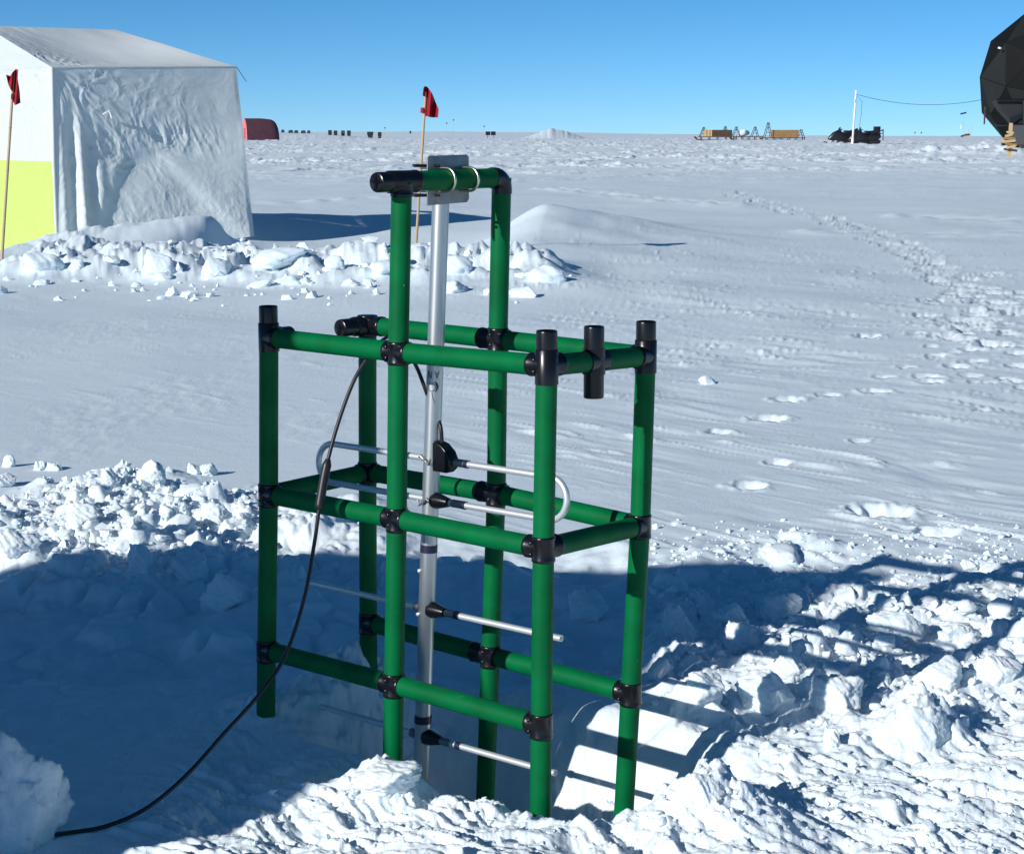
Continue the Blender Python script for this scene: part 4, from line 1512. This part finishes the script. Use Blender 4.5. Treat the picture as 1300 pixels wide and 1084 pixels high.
# sledges with crates
def sledge(u0, u1, vtop, vbase, Y, label, crate, ends, dark):
    pa, pb = at(u0, vbase, Y), at(u1, vbase, Y)
    zb_ = pa.z
    zg = min(hz(pa.x, Y), hz(pb.x, Y))
    t = thing('cargo_sledge', ((pa.x + pb.x) / 2, Y, zb_), label, 'sledge')
    px = Y / 2300
    for s in (-.7, .7):
        MB().tube([(pa.x - .5, Y + s, zb_ + .45), (pa.x - .2, Y + s, zb_ + .1), (pa.x + .2, Y + s, zb_ + .02), (pb.x, Y + s, zb_ + .02)], .07, 8).build('runner', M_woodd, t)
    n = max(3, int((pb.x - pa.x) / .9))
    for i in range(n + 1):
        xx = pa.x + .3 + (pb.x - pa.x - .4) * i / n
        for s in (-.7, .7):
            MB().box((xx, Y + s, zb_ + .2), (.09, .09, .36)).build('strut', M_woodd, t)
    MB().box(((pa.x + pb.x) / 2, Y, zb_ + .42), (pb.x - pa.x, 1.7, .09)).build('deck', M_woodd, t)
    if crate:
        c0, c1, m1, sp = crate
        xa, xb = at(c0, vbase, Y).x, at(c1, vbase, Y).x
        zt = at(0, vtop, Y).z
        xs = at(sp, vbase, Y).x
        cr = MB().box(((xs + xb) / 2, Y, (zb_ + .47 + zt) / 2), (xb - xs - .01, 1.5, zt - zb_ - .47)).build('crate', m1, t)
        nb = 5
        for i in range(nb):
            zz = zb_ + .47 + (zt - zb_ - .47) * (i + .5) / nb
            MB().box(((xs + xb) / 2, Y - .765, zz), (xb - xs - .02, .03, (zt - zb_ - .47) / nb - .03)).build('board', m1, cr)
        if xs > xa + .05:
            MB().box(((xa + xs) / 2, Y - .1, (zb_ + .47 + zt) / 2), (xs - xa - .01, 1.5, zt - zb_ - .47)).build('crate', M_woodl, t)
            for q in (.3, .7):
                MB().box((xa + (xs - xa) * q, Y - .87, (zb_ + .47 + zt) / 2), (.08, .04, zt - zb_ - .47)).build('board', M_wood, t)
    for (ue, ve) in ends:
        pt = at(ue, ve, Y)
        for s in (-.75, .75):
            MB().tube([(pt.x - .5, Y + s, zb_ + .4), (pt.x, Y + s * .8, pt.z)], .045, 6).build('end_stake', M_woodd, t)
            MB().tube([(pt.x + .35, Y + s, zb_ + .4), (pt.x, Y + s * .8, pt.z)], .045, 6).build('end_stake', M_woodd, t)
        for k in (.35, .65):
            MB().tube([(pt.x - .5 * (1 - k), Y - .75, zb_ + .4 + (pt.z - zb_ - .4) * k), (pt.x + .35 * (1 - k), Y - .75, zb_ + .4 + (pt.z - zb_ - .4) * k)], .035, 6).build('cross_bar', M_woodd, t)
    return t


sledge(887, 933, 165.2, 178.4, 225.0, 'cargo sledge with a dark crate with tan end, leftmost of three on the horizon', (893, 928.5, M_woodd, 903), [(893.5, 161.5), (921, 160.5)], 1)
sledge(931, 968, 165.2, 178.2, 228.0, 'nearly empty cargo sledge with black end frames between the two crates', None, [(935, 161), (959, 161)], 1)
sledge(970, 1021, 165.2, 179.8, 223.0, 'wooden cargo sledge with a long brown crate, rightmost of three on the horizon', (978.5, 1012.5, M_wood, 980), [(975.5, 155.5), (1017, 164.5)], 1)
q = at(943, 170, 231.0)
tag(block_mesh and hero(943, 178, 10, 10, 'white snow covered bundle on the empty sledge between the crates', 71, sub=3, name='white_bundle', cat='bundle'), None)
bpy.data.objects['white_bundle'].location = at(943, 169.5, 228.0)
bpy.data.objects['white_bundle'].scale = (1.0, .6, .45)


# snowmobiles
def snowmobile(uc, vb, Y, label, windshield=True, rack=False):
    pc_ = at(uc, vb, Y)
    t = thing('snowmobile', pc_, label, 'snowmobile')
    t.scale = (1.12, 1.12, 1.25)
    X, Z = Vector((1, 0, 0)), UPV
    Yd = Vector((0, 1, 0))
    o = pc_
    hull = [(-1.42, .42), (-1.30, .62), (-.95, .95), (-.55, 1.12), (-.30, 1.10), (-.15, .95), (.2, .85), (1.0, .85), (1.42, .95), (1.50, .60), (1.30, .42), (.4, .32), (-.6, .30), (-1.2, .30)]
    MB().prism(hull, o, X, Z, Yd, .72, inset=.16).build('body', M_mach, t, bevel=.03)
    MB().prism([(-.12, .90), (.05, 1.12), (.5, 1.10), (.95, 1.16), (1.25, 1.30), (1.33, 1.1), (1.3, .85), (.2, .8)], o, X, Z, Yd, .40, inset=.15).build('seat', M_rubber, t, bevel=.03)
    o = o.copy(); trk = [(-.35, .03), (1.15, .0), (1.45, .14), (1.5, .34), (1.2, .44), (-.4, .42), (-.6, .2)]
    MB().prism(trk, o, X, Z, Yd, .50).build('track', M_rubber, t, bevel=.03)
    for s in (-.45, .45):
        MB().prism([(-1.75, .20), (-1.70, .24), (-1.5, .08), (-.55, .06), (-.5, .02), (-1.5, .02)], o + Yd * s, X, Z, Yd, .16).build('ski', M_mach, t)
        MB().tube([o + X * -1.05 + Yd * s + Z * .05, o + X * -.85 + Yd * s * .6 + Z * .42], .04, 8).build('ski_leg', M_mach, t)
    MB().prism([(-.62, .96), (-.36, 1.36), (-.30, 1.38), (-.34, .96)], o, X, Z, Yd, .52, inset=.2).build('windshield', mat('smoked_screen', (.02, .02, .025), .15), t, bevel=.01)
    MB().tube([o + X * -.18 - Yd * .38 + Z * 1.20, o + X * -.22 - Yd * .15 + Z * 1.16, o + X * -.22 + Yd * .15 + Z * 1.16, o + X * -.18 + Yd * .38 + Z * 1.20], .035, 8).build('handlebar', M_mach, t)
    MB().tube([o + X * -.22 + Z * 1.16, o + X * -.4 + Z * .9], .04, 8).build('steering_post', M_mach, t)
    if rack:
        MB().box(o + X * 1.15 + Z * 1.20, (.55, .6, .50)).build('cargo_case', M_mach, t, bevel=.04)
        for zz in (.9, 1.1):
            MB().tube([o + X * 1.45 + Z * zz - Yd * .3, o + X * 1.72 + Z * zz, o + X * 1.45 + Z * zz + Yd * .3], .03, 8).build('rack_bar', M_mach, t)
        MB().tube([o + X * 1.72 + Z * 1.25, o + X * 1.72 + Z * .35], .04, 8).build('rack_bar', M_mach, t)
    MB().prism([(-1.0, .88), (-.70, 1.02), (-.66, .98), (-.96, .84)], o, X, Z, Yd, .3).build('headlight', M_white, t)
    return t


YS = 188.0
snowmobile(1070.5, 183.2, YS, 'black snowmobile in front on the left of the white pole', True)
snowmobile(1096.5, 184.0, YS - 3, 'black snowmobile with a rear cargo case on the right of the white pole', True, True)
# white mast by the machines
pt, pb_ = at(1087.0, 115, YS - 5), at(1081.8, 183.5, YS - 5)
pb_.z -= .3
t = thing('white_mast', pb_, 'tall thin white pole leaning right beside the black snowmobiles', 'mast')
MB().tube([pb_, pt], .10, 16).build('pole', M_white, t)
MB().tube([pb_, pb_ + (pt - pb_) * .16], .14, 16).build('pole_base', M_white, t)
MB().box(pt.lerp(pb_, .18) + Vector((-.1, -.1, 0)), (.1, .1, .35)).build('bracket', M_white, t)
mast_t = pt
MB().tube([at(1094.5, 129, YS - 4), at(1093.5, 145, YS - 4), at(1091.3, 160, YS - 4), at(1090, 178, YS - 4)], .02, 6).build('guy_line', M_mach, t)
MB().tube([pt.lerp(pb_, .08), at(1094.5, 129, YS - 4)], .012, 6).build('guy_line', M_mach, t)
# the overhead wire from the pole to the dome
YD = 162.0
wp = []
ua, va, ub, vb = 1087, 120, 1246, 127
for i in range(25):
    tt = i / 24
    u = ua + (ub - ua) * tt
    v = va + (vb - va) * tt + 4 * 9.5 * tt * (1 - tt)
    wp.append(at(u, v, (YS - 5) + (YD - 4 - (YS - 5)) * tt))
wire = MB().tube(wp, .022, 6).build('overhead_wire', M_mach)
tag(wire, 'thin dark wire sagging across the sky from the white pole to the dome', 'wire')

# black geodesic dome
ctr = at(1336, 105, YD)
Rd = 92 / 2300 * YD
zbase = at(1336, 186, YD).z
dome = thing('geodesic_dome', (ctr.x, ctr.y, zbase), 'huge black faceted dome building at the right edge of the picture', 'dome')
bm = bmesh.new()
bmesh.ops.create_icosphere(bm, subdivisions=2, radius=Rd)
Rt = Matrix.Rotation(radians(20), 3, 'Z') @ Matrix.Rotation(radians(13), 3, 'X')
for v in bm.verts:
    v.co = Rt @ v.co
bmesh.ops.bisect_plane(bm, geom=bm.verts[:] + bm.edges[:] + bm.faces[:], plane_co=(0, 0, zbase - .4 - ctr.z), plane_no=(0, 0, 1), clear_inner=True)
DM = [M_dome, mat('dome_panel_worn', (0.016, 0.018, 0.016), .6, noise=.4, nscale=.3, spec=.3), mat('dome_panel_dark', (0.005, 0.006, 0.006), .7, noise=.3, nscale=.2, spec=.2)]
off = ctr - Vector((ctr.x, ctr.y, zbase))
for f in bm.faces:
    c = f.calc_center_median()
    n = f.normal if f.normal.dot(c) > 0 else -f.normal
    vs = [c + (v.co - c) * .985 + off for v in f.verts]
    nv = len(vs)
    me = bpy.data.meshes.new('panel')
    me.from_pydata([tuple(v) for v in vs] + [tuple(v - n * .12) for v in vs], [], [tuple(range(nv)), tuple(range(nv, 2 * nv))[::-1]] + [(i, (i + 1) % nv, nv + (i + 1) % nv, nv + i) for i in range(nv)])
    link('panel', me, DM[len(bpy.data.meshes) % 3], dome)
b = MB()
seen = set()
for e in bm.edges:
    b.tube([e.verts[0].co * .995 + ctr, e.verts[1].co * .995 + ctr], .05, 6)
b.build('strut_frame', M_dome, dome)
bm.free()
# entrance recess of the dome
yd = YD - Rd * .93
e = [at(1265, 128.5, yd), at(1299, 128.5, yd), at(1299, 158, yd), at(1288, 158, yd), at(1272, 140, yd)]
b = MB()
k = len(e)
b.add([p for p in e] + [p + Vector((0, 1.6, 0)) for p in e], [tuple(range(k)), tuple(range(k, 2 * k))[::-1]] + [(i, (i + 1) % k, k + (i + 1) % k, k + i) for i in range(k)])
b.build('entrance_window', M_domeg, dome, smooth=False)
b = MB()
b.prism([(0, 0), (.8, .35), (1.5, .55), (1.6, .2), (.9, .0), (.2, -.5)], at(1281, 151, yd - .15), (1, 0, 0), (0, 0, 1), (0, 1, 0), .12)
b.build('dark_cover', M_mach, dome)
b = MB()
pA, pB = at(1284, 184, yd - .4), at(1330, 159, yd - .4)
b.box((pA + pB) / 2 + Vector((0, .6, 0)), (pB.x - pA.x, 1.2, pB.z - pA.z))
b.build('entrance_box', mat('entrance_grey', (.07, .073, .078), .6), dome)
for zz in (158.6, 127.6):
    MB().tube([at(1264, zz, yd - .3), at(1330, zz, yd - .3)], .12, 8).build('frame_bar', M_mach, dome)
MB().tube([at(1299.5, 128, yd - .3), at(1299.5, 158, yd - .3)], .12, 8).build('frame_bar', M_mach, dome)
MB().tube([at(1269, 62.5, YD - 2.9), at(1269.5, 60.5, YD - 2.9)], .16, 10).build('lamp', M_white, dome)
b = MB(); b.box(at(1250, 147, YD - 1), (.12, .1, 1.5)); b.build('hanging_strap', M_maroon, dome)
b = MB(); b.box(at(1279, 183.5, yd - .2), (.9, .6, .35)); b.build('threshold', M_mach, dome)

# windsock-like black flag and its pole
Yf = 128.0
pb_ = at(1224.5, 180, Yf); pt = at(1222.8, 144, Yf)
t = thing('black_flag', pb_, 'small black flag on a thin pole above the snow mound by the dome', 'flag')
MB().tube([pb_, pt], .012, 6).build('pole', M_bam, t)
b = MB()
b.prism([(-.20, -.10), (.22, -.02), (.23, .09), (-.19, .0)], pt, (1, 0, 0), (0, 0, 1), (0, 1, 0), .02)
b.build('cloth', M_mach, t)
p = at(1219.8, 161.5, Yf)
MB().box(p, (.07, .02, .30), 0).build('reflector_tag', M_white, t)
for (u0, u1, v1, lab) in [(1231, 1234, 158, 'thin bent cane sticking out of the mound below the black flag, right one'), (1229.5, 1229.5, 164, 'short thin cane sticking out of the mound below the black flag, left one')]:
    p0 = at(u0, 176, 131.0)
    tag(MB().tube([p0, at((u0 + u1) / 2 + .5, (176 + v1) / 2, 131.0), at(u1, v1, 131.0)], .018, 6).build('cane', M_bam), lab, 'cane')
tag(MB().tube([at(1220, 173.5, 131), at(1226, 171.5, 131), at(1231, 171, 131)], .07, 8).build('buried_plank', M_maroon), 'reddish plank poking out of the top of the snow mound', 'plank')

# wooden signpost with arms
Yp = 112.0
gb = gyz(1281, Yp)
t = thing('signpost', gb, 'pale wooden signpost with many arms in front of the dome', 'signpost')
pt = at(1283.5, 156.5, Yp)
wv = .19
MB().box(gb.lerp(pt, .5) - Vector((0, 0, .1)), (wv, .14, (pt - gb).length + .2), M=(Matrix.Rotation(atan2(pt.x - gb.x, pt.z - gb.z), 3, 'Y'))).build('post', M_woodl, t)
for i, (v, ul, ur, tilt, m_) in enumerate([(168.5, 1277, 1287, -.1, M_woodl), (172, 1276, 1286, .15, M_woodl), (176, 1273, 1289, -.05, M_wood), (179.5, 1272, 1290, .1, M_woodl),
                                        (183.5, 1275, 1291, -.12, M_wood), (186.5, 1278, 1290, .18, M_woodl), (190.5, 1273.5, 1291.5, -.16, M_woodd)]):
    a, c = at(ul, v + tilt * 8, Yp - .12 - .03 * (i % 2)), at(ur, v - tilt * 8, Yp - .12 - .03 * (i % 2))
    ang = atan2(c.z - a.z, c.x - a.x)
    b = MB()
    Ln = (c - a).length
    X_ = (c - a).normalized(); Z_ = Vector((-X_.z, 0, X_.x))
    s_ = 1 if i % 2 else -1
    ol = [(-Ln / 2, -.07), (Ln / 2 - .1, -.07), (Ln / 2, 0), (Ln / 2 - .1, .07), (-Ln / 2, .07)]
    if s_ < 0: ol = [(-x_, y_) for x_, y_ in ol][::-1]
    b.prism(ol, (a + c) / 2, X_, Z_, (0, 1, 0), .04)
    b.build('arm', m_, t, smooth=False)
for u in (1269, 1273, 1297):
    p = at(u, 186.5, 140.0)
    tag(MB().box(p, (.28, .3, .25), .3).build('low_crate', M_woodd), {1269: 'small dark crate at the left foot of the dome', 1273: 'small dark crate nearer the signpost at the dome foot', 1297: 'small dark crate right of the signpost at the dome'}[u], 'crate')

# ------------------------------------------------------------------ unseen shadow caster added left of the camera, shaped to shade the pit
def uv2w(u_, v_, z_=0.0):
    """u along the shadows, v to their left"""
    return Vector((u_ * SH.x - v_ * SH.y, u_ * SH.y + v_ * SH.x, z_))


te = math.tan(radians(SUN_EL))
U0 = -0.6
out = [(3.33, 2.2), (3.40, 3.2), (3.56, 4.3), (3.74, 5.35), (3.95, 5.25), (4.40, 4.78), (5.07, 4.25), (5.50, 3.95), (5.66, 3.45), (5.85, 2.95), (6.3, 2.6), (6.5, 2.0)]  # outline traced back along the sun from the wanted shade
t = thing('shadow_caster', uv2w(U0 - .8, 5.0), 'pale unseen shape added left of the camera, outside the view, to cast the shade over the pit', 'tent')
b = MB()
front = [uv2w(U0, v_, (u_ - U0) * te) for v_, u_ in out]
front = [uv2w(U0, 3.30, -.1)] + front + [uv2w(U0, 6.45, -.1)]
n = len(front)
back = [uv2w(U0 - 1.8, 4.9 + ((p - uv2w(U0, 4.9)).dot(Vector((-SH.y, SH.x, 0)))) * .9, (p.z * .72 if p.z > 0 else -.1)) for p in front]
b.add(front + back, [tuple(range(n)), tuple(range(n, 2 * n))[::-1]] + [(i, (i + 1) % n, n + (i + 1) % n, n + i) for i in range(n)])
b.build('canvas', M_fabl, t, smooth=False)  # surface of the added shadow caster
print('objects', len(bpy.data.objects))
